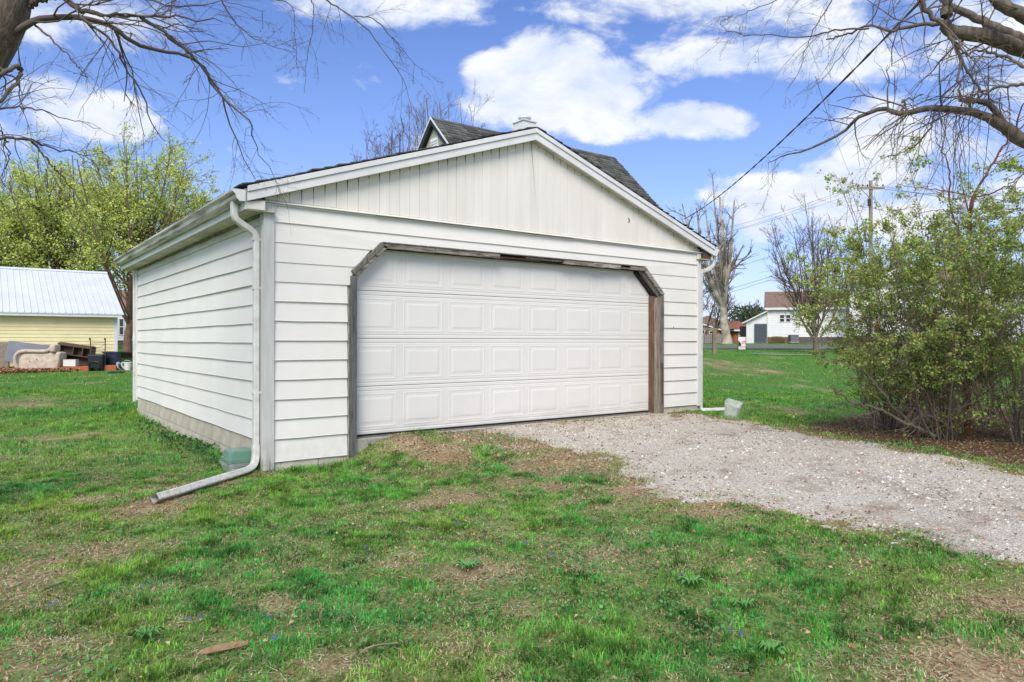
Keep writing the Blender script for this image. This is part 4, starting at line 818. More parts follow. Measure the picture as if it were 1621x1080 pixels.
# ------------------------------------------------------------------ branch and leaf generators (vectorised)
def nrm(v): return v/np.maximum(np.linalg.norm(v, axis=-1, keepdims=True), 1e-9)
def grow(P0, D0, L, R, n, wander, bias, tip=.25):
    M = len(P0); pts = np.zeros((M, n, 3)); pts[:, 0] = P0; d = nrm(D0); st = (L/(n-1))[:, None]
    for i in range(1, n): d = nrm(d+rng.normal(0, wander, (M, 3))+np.asarray(bias)); pts[:, i] = pts[:, i-1]+d*st
    t = np.linspace(0, 1, n)[None]; return pts, R[:, None]*(1-(1-tip)*t)
def kids(pts, rads, k, t0, t1, ang, lf, rf, Lp, upv=None, spread=.3):
    M, n, _ = pts.shape; par = np.repeat(np.arange(M), k); t = rng.uniform(t0, t1, M*k)*(n-1); i = np.minimum(t.astype(int), n-2); fr = (t-i)[:, None]
    p = pts[par, i]*(1-fr)+pts[par, i+1]*fr; tan = nrm(pts[par, i+1]-pts[par, i]); rnd_ = rng.normal(0, 1, (M*k, 3)); perp = nrm(rnd_-tan*(rnd_*tan).sum(1, keepdims=True))
    a = np.radians(rng.normal(ang, ang*spread, M*k))[:, None]; d = tan*np.cos(a)+perp*np.sin(a); r = (rads[par, i])*rf*rng.uniform(.7, 1.1, M*k)
    L = Lp[par]*lf*rng.uniform(.5, 1.2, M*k)*(1-.45*t/(n-1)); return p, d, L, r
class TB:
    def __init__(s): s.V = []; s.F = []; s.n = 0
    def add(s, pts, rads, sides, minr=0.):
        M, n, _ = pts.shape; tan = np.zeros_like(pts); tan[:, 1:-1] = pts[:, 2:]-pts[:, :-2]; tan[:, 0] = pts[:, 1]-pts[:, 0]; tan[:, -1] = pts[:, -1]-pts[:, -2]; tan = nrm(tan)
        ref = np.where(np.abs(tan[:, :1, 2:3]) > .8, np.array([[[1., 0, 0]]]), np.array([[[0, 0, 1.]]])); u = nrm(np.cross(tan, np.broadcast_to(ref, tan.shape))); v = np.cross(tan, u)
        a = np.arange(sides)*2*math.pi/sides; r = np.maximum(rads, minr)[..., None, None]
        ring = pts[:, :, None]+r*(u[:, :, None]*np.cos(a)[None, None, :, None]+v[:, :, None]*np.sin(a)[None, None, :, None])
        s.V.append(ring.reshape(-1, 3)); base = s.n+(np.arange(M)[:, None, None]*n+np.arange(n-1)[None, :, None])*sides; j = np.arange(sides)[None, None]; j2 = (j+1) % sides
        s.F.append(np.stack([base+j, base+j2, base+j2+sides, base+j+sides], -1).reshape(-1, 4)); s.n += M*n*sides
    def obj(s, name, m, parent=None, **kw): return put(name, npmesh(name, np.concatenate(s.V), np.concatenate(s.F), m, None, True), parent, **kw)
def leafmesh(name, C, size, m, cols, parent=None, flat=0., fold=.25, aspect=.6, **kw):
    M = len(C); a = nrm(rng.normal(0, 1, (M, 3))*np.array([1, 1, 1-flat])); b = rng.normal(0, 1, (M, 3))*np.array([1, 1, 1-flat]); b = nrm(b-a*(a*b).sum(1, keepdims=True)); c = np.cross(a, b)
    sz_ = (size*rng.uniform(.6, 1.3, M))[:, None]
    V = np.stack([C-a*sz_*.5, C+b*sz_*aspect*.5+c*sz_*fold*.3, C+a*sz_*.5, C-b*sz_*aspect*.5+c*sz_*fold*.3], 1).reshape(-1, 3); i = np.arange(M)[:, None]*4
    Fc = np.concatenate([i+np.array([[0, 1, 2]]), i+np.array([[0, 2, 3]])]); return put(name, npmesh(name, V, Fc, m, np.repeat(cols, 4, axis=0)), parent, **kw)
def colmix(M, base, var, v2=None, p=.3):
    c = np.array(base)[None]*(1+rng.normal(0, var, (M, 1))); c = c+rng.normal(0, .01, (M, 3))
    if v2 is not None: k = rng.random(M) < p; c[k] = np.array(v2)*(1+rng.normal(0, var, (k.sum(), 1)))
    return np.clip(c, .01, .9)
m_bark = mat('dark_bark', (.085,.065,.05), (.17,.145,.12), 9., .95, 1., 25, stretch=(3,3,.6)); m_twig = mat('dark_twig', (.08,.062,.05), (.15,.125,.105), 3., .9); m_pale = mat('pale_sycamore_bark', (.50,.45,.38), (.24,.20,.16), 1.5, .9, .4, 8); m_brtw = mat('brown_bare_twig', (.15,.105,.085), (.10,.07,.055), 2., .9); m_grbark = mat('grey_brown_bark', (.20,.165,.14), (.11,.09,.075), 2.5, .9, .6, 10)
m_red = mat('red_brown_stem', (.20,.075,.045), (.13,.06,.04), 6., .75); m_leafbud = mat('budding_leaves', (1,1,1), attr='Col', rough=.7, trans=.42); m_shrl = mat('shrub_leaves', (1,1,1), attr='Col', rough=.6, trans=.3)

# ------------------------------------------------------------------ overhead trees, limbs traced through real depths
def limb(tb, pts, r0, r1, n=26, sides=8, kink=.012):
    q = np.array(smooth([P(a, b_, c) for a, b_, c in pts], 8)); t = np.linspace(0, len(q)-1, n); i = np.minimum(t.astype(int), len(q)-2); fr = (t-i)[:, None]
    o = q[i]*(1-fr)+q[i+1]*fr; o[1:-1] += rng.normal(0, kink, (n-2, 3))*np.linspace(.5, 1.4, n-2)[:, None]*min(1, 20*r0+.3)
    R_ = np.linspace(r0*.86, r1*.8, n)*(1+rng.normal(0, .022, n)); tb.add(o[None], R_[None], sides); return o[None], R_[None]
def droop_twigs(tb, parents, k1=9, k2=4, k3=2, L=.8, bias=(0,0,-.055), t0=.1):
    ends = []
    for o, R_, kk, ll in parents:
        Lp = np.array([ll]); p, d, Lc, r = kids(o, R_, max(1, int(k1*kk)), t0, 1., 50, 1., .5, Lp); r = np.clip(r*.85, .0018, .008); Lc = np.clip(Lc, .2, 1.6)
        a, ra = grow(p, d, Lc, r, 9, .13, bias, .35); tb.add(a, ra, 4)
        p, d, L2, r = kids(a, ra, k2, .15, 1., 40, .55, .75, Lc); r = np.clip(r, .0012, .004); a2, ra2 = grow(p, d, L2, r, 7, .14, np.array(bias)*1.0, .4); tb.add(a2, ra2, 3)
        p, d, L3, r = kids(a2, ra2, k3, .2, 1., 38, .5, .8, L2); a3, ra3 = grow(p, d, L3, np.clip(r, .0009, .0022), 5, .16, bias, .6); tb.add(a3, ra3, 3); ends.append(a3[:, -1]); ends.append(a2[:, -1])
    return np.concatenate(ends)
m_bud = mat('brown_buds', (.09,.05,.03), rough=.8)
def bud_obj(E, parent, frac=.35, sz=.011):
    E = E[rng.random(len(E)) < frac]; leafmesh('buds', E, sz, m_bud, np.tile([[.09,.05,.03]], (len(E), 1)), parent, kind='stuff')
# left tree
T = thing('bare_tree', 'dark-barked bare tree leaning in at the upper left with drooping twigs over the lawn', 'tree', (*LD(-5.6, 5.2), 0))
tl = np.array(T.location); off_ = -tl
def shifted(tb, off): tb.V = [v+off for v in tb.V]
tr_ = TB(); q0 = np.array([*LD(-5.6, 5.2), h1(*LD(-5.6,5.2))-.2]); mid = np.array([*LD(-4.6, 5.1), 2.2]); tpt = P(-6,55,5.0); up = P(14,-60,5.0); up2 = P(60,-250,5.1); up3 = P(120,-500,5.4)
o = np.array(smooth([q0, mid, tpt, up, up2, up3], 8))[None]; R_ = np.interp(np.linspace(0, 1, o.shape[1]), [0,.35,.6,1], [.20,.15,.125,.06])[None]; tr_.add(o, R_, 14); shifted(tr_, off_); tr_.obj('trunk', m_bark, T)
tb = TB(); par = []
D_l = 5.0
for pts, r0, r1, kk, ll in [
  ([(15,62,5.0),(40,42,4.95),(70,30,5.0),(126,28,5.1),(178,41,5.3),(207,67,5.4),(252,80,5.6),(293,89,5.8),(318,107,5.9),(337,137,6.0),(356,170,6.1),(372,222,6.2),(404,285,6.3)], .030, .004, 2.0, .9),
  ([(30,18,5.0),(60,2,5.0),(90,-8,4.9)], .028, .018, .4, .7),
  ([(80,-25,4.9),(122,15,4.9),(163,24,4.95),(222,28,5.1),(278,30,5.2),(352,36,5.3)], .026, .005, 1.3, .8),
  ([(222,28,5.1),(252,48,5.2),(289,78,5.3),(322,111,5.4),(341,144,5.5),(393,193,5.6),(400,222,5.7),(434,282,5.8)], .017, .003, 1.6, .8),
  ([(55,42,5.0),(81,63,4.9),(111,93,4.9),(137,126,5.0)], .010, .002, .5, .45),
  ([(128,30,5.1),(148,44,5.1),(178,70,5.2),(200,111,5.3),(230,159,5.4),(237,196,5.5),(263,225,5.6)], .013, .003, 1.4, .7),
  ([(-20,122,4.6),(0,120,4.6),(30,107,4.7),(31,126,4.7),(0,156,4.6),(-20,165,4.6)], .020, .013, .5, .5),
  ([(-20,178,4.4),(0,173,4.5),(37,172,4.6),(93,185,4.8),(159,204,5.0)], .011, .002, 1.3, .6),
  ([(-30,228,4.2),(0,221,4.3),(48,222,4.5),(85,237,4.7),(122,246,4.8),(148,256,4.9)], .013, .002, 1.2, .6),
  ([(48,222,4.5),(78,259,4.6),(100,281,4.7),(135,330,4.8)], .008, .002, .8, .5),
  ([(-30,190,4.3),(5,215,4.4),(12,250,4.5),(3,290,4.6)], .008, .002, .7, .5),
  ([(380,-30,6.0),(418,-5,6.1),(460,10,6.2),(466,60,6.2),(470,110,6.3)], .007, .002, .6, .5),
  ([(460,-20,6.0),(492,0,6.1),(496,37,6.2),(485,92,6.3),(481,148,6.4)], .006, .002, .7, .45),
  ([(490,-25,6.0),(515,0,6.1),(540,15,6.2),(562,30,6.2),(596,67,6.3),(636,122,6.4),(651,174,6.4),(662,207,6.5)], .009, .002, 1.0, .55),
  ([(560,26,6.2),(590,30,6.2),(620,60,6.3),(655,100,6.3),(680,128,6.4)], .006, .002, .8, .45),
  ([(340,-20,5.3),(360,20,5.4),(385,50,5.5),(420,70,5.6),(470,85,5.8)], .007, .002, .8, .5),
  ([(180,-30,5.0),(230,0,5.1),(300,12,5.2),(350,5,5.3),(420,18,5.4)], .010, .002, .9, .55)]:
    o, R_ = limb(tb, pts, r0, r1); par.append((o, R_, kk, ll))
E = droop_twigs(tb, par, 10, 4, 2); shifted(tb, off_); tb.obj('branches', m_twig, T, kind='stuff'); bud_obj(E+off_, T)
# right tree
T = thing('bare_tree', 'bare tree reaching in from the upper right with thick limbs and hanging pale twigs', 'tree', (*LD(6.0, 6.3), 0)); off_ = -np.array(T.location)
tr_ = TB(); q0 = np.array([*LD(6.0, 6.3), h1(*LD(6.0,6.3))-.2]); o = np.array(smooth([q0, P(1870,420,6.3), P(1820,240,6.3), P(1760,60,6.3), P(1720,-200,6.4), P(1700,-500,6.5)], 8))[None]; R_ = np.linspace(.24, .10, o.shape[1])[None]; tr_.add(o, R_, 14); shifted(tr_, off_); tr_.obj('trunk', m_bark, T)
tb = TB(); par = []; tb2 = TB()
for big, pts, r0, r1, kk, ll in [
  (1, [(1830,300,6.3),(1720,262,6.0),(1621,222,5.9),(1590,200,5.85),(1565,185,5.8)], .095, .045, .5, .7),
  (1, [(1565,185,5.8),(1535,176,5.8),(1500,172,5.9),(1465,171,5.9),(1425,180,6.0),(1395,172,6.1),(1360,185,6.2),(1330,210,6.3),(1285,234,6.4),(1240,247,6.5),(1215,257,6.6)], .040, .004, 1.5, .7),
  (1, [(1590,196,5.85),(1567,165,5.8),(1545,160,5.8),(1520,158,5.8)], .032, .020, .4, .5),
  (1, [(1800,120,6.3),(1700,105,6.0),(1621,78,5.8),(1570,60,5.7),(1530,52,5.7),(1500,46,5.7),(1498,20,5.7),(1500,-30,5.7)], .085, .05, .8, .8),
  (1, [(1621,62,6.0),(1580,45,6.0),(1540,25,6.1),(1500,5,6.1),(1470,-30,6.1)], .050, .03, .8, .8),
  (1, [(1780,90,6.2),(1680,60,5.6),(1621,25,5.5),(1580,2,5.5),(1540,-40,5.5)], .075, .045, .5, .7),
  (0, [(1500,38,5.7),(1460,37,5.8),(1403,48,5.9),(1385,40,6.0),(1340,52,6.1),(1307,62,6.2)], .020, .007, 1.2, .7),
  (0, [(1375,44,6.0),(1320,48,6.1),(1270,58,6.3),(1190,54,6.4),(1150,48,6.5),(1140,35,6.5)], .010, .002, 1.6, .6),
  (0, [(1440,-30,5.6),(1465,15,5.6),(1495,45,5.6),(1514,75,5.6),(1520,115,5.6),(1518,160,5.6)], .026, .009, 1.1, .6),
  (0, [(1514,75,5.6),(1530,110,5.6),(1560,150,5.7),(1600,180,5.7)], .014, .005, 1.0, .6),
  (0, [(1621,105,5.6),(1590,88,5.7),(1550,80,5.7),(1520,85,5.8)], .018, .006, 1.0, .6),
  (0, [(1621,132,5.5),(1580,138,5.6),(1540,150,5.7),(1522,165,5.7)], .016, .006, 1.0, .6),
  (0, [(1400,-30,5.9),(1385,20,6.0),(1360,50,6.1),(1330,90,6.2),(1290,135,6.3),(1260,150,6.4)], .008, .002, .7, .5),
  (0, [(1425,180,6.0),(1432,165,6.0),(1430,158,6.0),(1460,148,6.0)], .014, .006, .3, .3),
  (0, [(1480,174,5.9),(1470,205,5.8),(1440,235,5.9),(1400,250,6.0)], .012, .003, 1.0, .5),
  (0, [(1330,-30,6.1),(1310,10,6.2),(1280,60,6.3),(1265,110,6.4),(1245,140,6.5)], .007, .002, .8, .5),
  (0, [(1355,192,6.2),(1345,186,6.2),(1310,190,6.3),(1285,196,6.4)], .006, .002, .5, .4),
  (0, [(1300,-20,6.2),(1230,0,6.4),(1180,20,6.5),(1150,30,6.6)], .006, .002, 1.0, .5)]:
    o, R_ = limb(tb2 if big else tb, pts, r0, r1, sides=10 if big else 6, kink=.004 if big else .012); par.append((o, R_, kk, ll))
shifted(tb2, off_); tb2.obj('limbs', m_bark, T)
E = droop_twigs(tb, par, 11, 4, 2, bias=(0,0,-.075)); 
# curtain of hanging shoots under the low limb
o, R_, _, _ = par[1]; p, d, L_, r = kids(o[:, :12], R_[:, :12], 46, 0., 1., 80, 1., .3, np.array([1.0])); d[:, 2] -= .6; a, ra = grow(p, d, np.clip(L_, .35, 1.1), np.full(len(p), .0035), 10, .11, (0,0,-.13), .4); tb.add(a, ra, 4)
p, d, L2, r = kids(a, ra, 4, .15, 1., 38, .5, .7, np.clip(L_, .3, 1.)); a2, ra2 = grow(p, d, L2, np.clip(r, .0012, .003), 6, .15, (0,0,-.05), .5); tb.add(a2, ra2, 3)
shifted(tb, off_); tb.obj('branches', mat('pale_twig', (.17,.14,.115), (.09,.07,.055), 2., .9), T, kind='stuff'); bud_obj(E+off_, T)

# ------------------------------------------------------------------ background trees
def crown_tree(label, px, d, cpx_, ztop, zbot, rx, mt, mtw, seed, nl=46, k1=8, k2=6, k3=0, tr=.28, hs=(.12,.55), name='bare_tree', minr=.010, leaves=None, limbr=.3, cat='tree', forkz=None, w2=.13, up=.04, group=None):
    global rng; rng = np.random.default_rng(seed); x, y = P(px, 540, d)[:2]; z = h1(x, y); T = thing(name, label, cat, (x, y, z-.15), 0., group)
    c = P(cpx_, 540, d); off = np.array([c[0]-x, c[1]-y, 0]); zc_ = (ztop+zbot)/2-z; rz = (ztop-zbot)/2
    v = nrm(rng.normal(0, 1, (nl, 3))); v[:, 2] = np.where(v[:, 2] < -.35, -v[:, 2]*.6, v[:, 2]); v = nrm(v); rr = rng.uniform(.45, .88, nl)**.6; tgt = off+np.array([0,0,zc_])+v*rr[:, None]*np.array([rx, rx, rz])
    Ht = ztop-z; a = TB(); tn = 12; th_ = hs[1]*Ht; tp = np.zeros((1, tn, 3)); tp[0, :, 2] = np.linspace(0, th_, tn); tp[0, :, :2] += np.linspace(0, 1, tn)[:, None]*off[:2]*.5; tp[0, 1:, :2] += rng.normal(0, .05, (tn-1, 2))
    a.add(tp, (tr*np.linspace(1.15, .42, tn)*np.where(np.arange(tn) == 0, 1.25, 1))[None], 10)
    s_ = rng.uniform(hs[0], hs[1], nl)**1.0*Ht; s_ = np.minimum(s_, tgt[:, 2]*.8); ix = np.clip(s_/th_*(tn-1), 0, tn-1.001); i0 = ix.astype(int); P0 = tp[0, i0]*(1-(ix-i0))[:, None]+tp[0, i0+1]*(ix-i0)[:, None]
    dv = tgt-P0; ctl = P0+dv*np.array([.55,.55,.32])+rng.normal(0, .25, (nl, 3)); n = 12; t = np.linspace(0, 1, n)[None, :, None]; pts = (1-t)**2*P0[:, None]+2*t*(1-t)*ctl[:, None]+t*t*tgt[:, None]; pts[:, 1:] += np.cumsum(rng.normal(0, .05, (nl, n-1, 3)), axis=1)*.8
    Ln = np.linalg.norm(dv, axis=1); r0 = tr*limbr*rng.uniform(.5, 1.2, nl)*(Ln/Ln.mean()); rads = r0[:, None]*np.linspace(1, .22, n)[None]; a.add(pts, rads, 6, minr); a.obj('trunk', mt, T)
    b_ = TB(); p, dd, L1, r1 = kids(pts, rads, k1, .2, 1., 40, .34, .6, Ln); p1, q1 = grow(p, dd, L1, r1, 7, w2, (0,0,up), .35); b_.add(p1, q1, 4, minr)
    p, dd, L2, r2 = kids(p1, q1, k2, .15, 1., 40, .55, .6, L1); p2, q2 = grow(p, dd, L2, r2, 5, w2, (0,0,up), .4); b_.add(p2, q2, 3, minr*.8); tips = np.concatenate([p2[:, 2:].reshape(-1, 3), p1[:, 4:].reshape(-1, 3)])
    if k3: p, dd, L3, r3 = kids(p2, q2, k3, .2, 1., 36, .6, .7, L2); p3, q3 = grow(p, dd, L3, r3, 4, w2, (0,0,up), .5); b_.add(p3, q3, 3, minr*.6)
    b_.obj('branches', mtw, T, kind='stuff')
    if leaves: per, jit, sz, base, v2, frac = leaves; tips = tips[rng.random(len(tips)) < frac]; leafy(T, tips, per, jit, sz, base, v2)
    return T
def bare_tree(label, px, d, h, r, spread, mt, mtw, levels=(7,6,5,3), cat='tree', up=.10, seed=1, fork=1, name='bare_tree', minr=.008, l1=.55, base_dir=None, ang=38, wander=.10, group=None, t0=.25):
    global rng; rng = np.random.default_rng(seed); x, y = P(px, 540, d)[:2]; z = h1(x, y); T = thing(name, label, cat, (x, y, z-.15), 0., group)
    a = TB(); bt = TB(); P0 = np.zeros((fork, 3)); D0 = rng.normal(0, .22 if fork > 1 else .05, (fork, 3)); D0[:, 2] = 1
    if base_dir is not None: D0 = np.array(base_dir, float)
    L = np.full(len(D0), h*.72 if fork == 1 else h*.8); R_ = np.full(len(D0), r)*rng.uniform(.75, 1, len(D0)); P0 = np.zeros((len(D0), 3))
    p0, r0 = grow(P0, D0, L, R_, 12, .045, (0,0,.03), .3); a.add(p0, r0, 8)
    p, dd, L1, r1 = kids(p0, r0, levels[0], t0, 1., ang, l1, .62, L); p1, rr1 = grow(p, dd, L1, r1, 9, wander, (0,0,up), .3); a.add(p1, rr1, 6)
    a.obj('trunk', mt, T)
    p, dd, L2, r2 = kids(p1, rr1, levels[1], .2, 1., 38, .55*spread, .6, L1); p2, rr2 = grow(p, dd, L2, r2, 7, .12, (0,0,up), .35); bt.add(p2, rr2, 4, minr)
    p, dd, L3, r3 = kids(p2, rr2, levels[2], .15, 1., 36, .55, .65, L2); p3, rr3 = grow(p, dd, L3, r3, 6, .14, (0,0,up*.8), .4); bt.add(p3, rr3, 3, minr*.8)
    if levels[3]: p, dd, L4, r4 = kids(p3, rr3, levels[3], .2, 1., 34, .55, .7, L3); p4, rr4 = grow(p, dd, L4, r4, 4, .15, (0,0,.03), .5); bt.add(p4, rr4, 3, minr*.6)
    else: p4 = p3
    bt.obj('branches', mtw, T, kind='stuff'); return T, p3, p4
def leafy(T, tips, perk, jit, size, base, v2, m=m_leafbud, aspect=.7, var=.25, p=.3):
    C = np.repeat(tips, perk, axis=0)+rng.normal(0, jit, (len(tips)*perk, 3)); leafmesh('leaves', C, size, m, colmix(len(C), base, var, v2, p), T, aspect=aspect, kind='stuff')
YG = (.66,.80,.17); OL = (.52,.58,.18)
m_tan_bark = mat('red_brown_bark', (.22,.13,.09), (.13,.085,.06), 3., .95, .6, 10)
crown_tree('big rounded budding tree with yellow-green leaves whose trunk stands between shed and garage', 202, 43, 225, 15.0, 3.2, 5.3, m_tan_bark, m_grbark, 3, 60, 9, 7, 0, tr=.22, name='budding_tree', minr=.013, leaves=(5,.17,.13,YG,OL,.55))
crown_tree('budding yellow-green tree spreading above the middle of the yellow shed roof', 95, 47, 95, 14.8, 3.2, 5.4, m_bark, m_grbark, 9, 56, 9, 7, 0, tr=.34, name='budding_tree', minr=.013, leaves=(5,.18,.14,YG,OL,.55))
crown_tree('budding yellow-green tree at the left frame edge behind the shed', -35, 49, -35, 14.2, 3.0, 5.6, m_bark, m_grbark, 14, 52, 9, 7, 0, tr=.34, name='budding_tree', minr=.013, leaves=(5,.18,.14,YG,OL,.55))
# two young budding shoots low at left (behind shed ridge)
# big pale tree right of the garage
m_pale2 = mat('pale_grey_twig', (.26,.22,.19), (.17,.14,.12), 1.5, .9)
crown_tree('tall pale-barked bare tree with a divided trunk right of the garage', 1151, 70, 1132, 19.2, 6.0, 4.0, m_pale, m_pale2, 23, 12, 8, 5, 4, tr=.44, hs=(.13,.30), minr=.014, limbr=.62, up=.05)
crown_tree('grey bare tree with several upright stems left of the leafy shrub', 1293, 42, 1280, 10.3, 2.6, 2.6, m_grbark, m_brtw, 31, 26, 10, 5, 3, tr=.17, hs=(.05,.22), minr=.008, limbr=.42, up=.07, w2=.10)
bare_tree('small dark bare tree above the lean-to roof of the white house', 1201, 105, 7.6, .16, 1., m_grbark, m_grbark, (8,5,3,0), seed=37, minr=.03)
for k, (px, d, h) in enumerate([(1112,82,9),(1125,84,8),(1090,80,10)]):
    bare_tree(['brown twiggy bare tree tight against the garage corner before the brick house','brown twiggy bare tree between garage corner and the pale tree','tall brown bare tree mostly hidden behind the garage wall'][k], px, d, h, .16, 1.1, m_grbark, m_brtw, (9,7,5,3), seed=41+k, fork=2, minr=.02, l1=.6, up=.06)
crown_tree('reddish bare tree left of the black-edged gable, behind the garage roof', 618, 33, 625, 12.3, 6.0, 2.4, m_brtw, m_brtw, 51, 36, 9, 5, 3, tr=.16, minr=.006, up=.10)
crown_tree('bare tree with upright twigs behind the grey shingled roof', 715, 36, 705, 14.8, 6.0, 3.0, m_grbark, m_grbark, 52, 26, 8, 5, 3, tr=.2, minr=.006, up=.10)
crown_tree('bare tree just left of the gable peak, farthest of the three', 655, 40, 660, 15.2, 7.0, 2.6, m_grbark, m_grbark, 53, 22, 8, 5, 2, tr=.18, minr=.007, up=.10)
# row of trees far off to close the horizon
for k, (px, d, h) in enumerate([(1450,95,9),(1560,90,10),(1660,95,11),(1330,110,8)]):
    bare_tree(['distant bare tree behind the larger white house, its left one','distant bare tree behind the right end of the larger white house','distant bare tree at the right frame edge','distant bare tree between the two white houses'][k], px, d, h, .2, 1.1, m_grbark, m_grbark, (6,4,3,0), seed=61+k, fork=2, minr=.03, l1=.6)
# evergreen beyond the brick roofs
x, y = P(1190, 540, 130)[:2]; T = thing('evergreen_tree', 'dark green evergreen beyond the brick house roofs', 'tree', (x, y, 1.2)); rng = np.random.default_rng(5)
C = rng.normal(0, 1, (2600, 3))*np.array([2.2,2.2,1.3])+np.array([0,0,4.6]); C = C[C[:, 2] < 6.6]; leafmesh('leaves', C, .5, m_shrl, colmix(len(C), (.05,.085,.035), .3), T, kind='stuff'); B().tube([(0,0,-.3),(0,0,5)], [.3,.1], 8).obj('trunk', m_bark, T)
# dry mound by the white house
x, y = P(1230, 540, 71)[:2]; rng = np.random.default_rng(6); A_ = rng.uniform(0, 6.28, 500); R0 = rng.uniform(0, 1.1, 500)
T = thing('dry_grass_clump', 'dry tan ornamental grass mound before the white house foundation', 'plant', (x, y, h1(x, y)-.05)); p0 = np.stack([R0*np.cos(A_), R0*.4*np.sin(A_), 0*R0], 1); dd = p0*.5+np.array([0,0,1.])+rng.normal(0,.25,(500,3)); a, ra = grow(p0, dd, np.full(500, .8), np.full(500, .02), 4, .1, (0,0,-.08), .5); tb = TB(); tb.add(a, ra, 3, .012); tb.obj('blades', mat('dry_grass_blade', (.34,.24,.12), (.25,.17,.08), 3., .9), T, kind='stuff')

# ------------------------------------------------------------------ the leafy shrub and the red sapling
m_shtw = mat('tan_shrub_twig', (.30,.215,.155), (.19,.13,.09), 2., .9)
def shrub(label, px, py, d, stems, Hh, spread, nl, seed, lean=(0,0), sgroup=None):
    global rng; rng = np.random.default_rng(seed); x, y = P(px, py, d)[:2]; z = h1(x, y); T = thing('shrub', label, 'shrub', (x, y, z), 0.)
    a = TB(); bt = TB(); n = stems; az = rng.uniform(0, 2*math.pi, n); P0 = np.stack([np.cos(az)*.12, np.sin(az)*.12, np.full(n, -.05)], 1)*rng.uniform(.3, 1.6, (n, 1))
    out = rng.uniform(.05, 1., n)*spread; D0 = np.stack([np.cos(az)*out+lean[0], np.sin(az)*out+lean[1], np.ones(n)], 1); L = Hh*rng.uniform(.75, 1.25, n)*(1+.15*out)
    p0, r0 = grow(P0, D0, L, rng.uniform(.006, .016, n), 14, .07, (0,0,.012), .2); kk_ = np.hypot(p0[:, -1, 0], p0[:, -1, 1]) < 1.7; p0, r0, L = p0[kk_], r0[kk_], L[kk_]; a.add(p0, r0, 7)
    p, dd, L1, r1 = kids(p0, r0, 11, .03, 1., 46, .42, .5, L); p1, rr1 = grow(p, dd, L1, np.clip(r1, .003, .012), 8, .14, (0,0,.0), .3); kk_ = np.hypot(p1[:, -1, 0], p1[:, -1, 1]) < 2.05; p1, rr1, L1 = p1[kk_], rr1[kk_], L1[kk_]; a.add(p1, rr1, 5)
    p, dd, L2, r2 = kids(p1, rr1, 6, .1, 1., 45, .45, .55, L1); p2, rr2 = grow(p, dd, L2, np.clip(r2, .0018, .005), 6, .17, (0,0,-.01), .5); kk_ = p2[:, -1, 2] > .0; p2, rr2, L2 = p2[kk_], rr2[kk_], L2[kk_]; bt.add(p2, rr2, 3)
    p, dd, L3, r3 = kids(p2, rr2, 2, .2, 1., 45, .5, .7, L2); p3, rr3 = grow(p, dd, L3, np.clip(r3, .0014, .003), 4, .18, (0,0,-.02), .6); bt.add(p3, rr3, 3)
    a.obj('stems', m_grbark, T); bt.obj('twigs', m_shtw, T, kind='stuff')
    tips = np.concatenate([p2[:, 2:].reshape(-1, 3), p3[:, 1:].reshape(-1, 3)]); tips = tips[tips[:, 2] > .05]
    # leaf clusters: thick towards the outside and the top, thin inside
    rr = np.hypot(tips[:, 0], tips[:, 1]); w_ = np.clip(.45+.35*rr+.25*tips[:, 2], 0, 1.)*(fbm(tips[:, 0]*3+9, tips[:, 2]*3+tips[:, 1], .8, 3, seed) > .45)
    tips = tips[rng.random(len(tips)) < w_/w_.max()]; 
    if len(tips) > nl: tips = tips[rng.choice(len(tips), nl, False)]
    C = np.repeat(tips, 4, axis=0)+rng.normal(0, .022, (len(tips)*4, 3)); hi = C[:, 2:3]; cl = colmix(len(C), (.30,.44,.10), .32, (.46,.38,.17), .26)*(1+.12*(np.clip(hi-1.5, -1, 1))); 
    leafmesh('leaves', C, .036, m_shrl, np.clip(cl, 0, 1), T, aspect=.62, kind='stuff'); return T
shrub('large leafy shrub in fresh green leaf at the driveway edge, arching left over the lawn', 1492, 694, 8.8, 32, 2.75, .85, 21500, 71, (-.16, .06))
shrub('second leafy shrub at the right frame edge, close behind the driveway litter', 1625, 705, 8.4, 24, 2.75, .75, 15500, 72)
shrub('tangled olive shrub mass behind the large leafy shrub', 1570, 680, 10.2, 16, 2.8, .8, 6500, 73)
shrub('smaller leafy clump filling the left flank of the large shrub, over the lawn edge', 1405, 672, 9.9, 18, 2.35, .62, 9500, 77)
# low arching stem that reaches left
T = thing('fallen_branch', 'low bare branch arching out of the shrub base toward the lawn', 'branch', tuple(P(1480,696,8.7)[:2])+(0,)); off_ = -np.array(T.location); tb = TB(); par = []
for pts, r0, r1, kk in [([(1482,690,8.7),(1440,672,8.6),(1390,648,8.5),(1350,636,8.4),(1316,612,8.3)], .030, .012, .9), ([(1470,690,8.8),(1420,650,8.7),(1380,600,8.6),(1345,575,8.6),(1290,560,8.6)], .02, .004, 1.2), ([(1390,648,8.5),(1370,655,8.4),(1330,655,8.3)], .012, .004, .5)]:
    o, R_ = limb(tb, pts, r0, r1, sides=7); par.append((o, R_, kk, .5))
droop_twigs(tb, par, 9, 4, 2, bias=(0,0,.02)); shifted(tb, off_); tb.obj('branches', m_grbark, T, kind='stuff')
T = thing('sapling', 'red-brown sapling with fan of bare branches rising out of the leafy shrub', 'tree', tuple(P(1532,694,9.2)[:2])+(0,)); off_ = -np.array(T.location); tb = TB(); tk = TB(); par = []
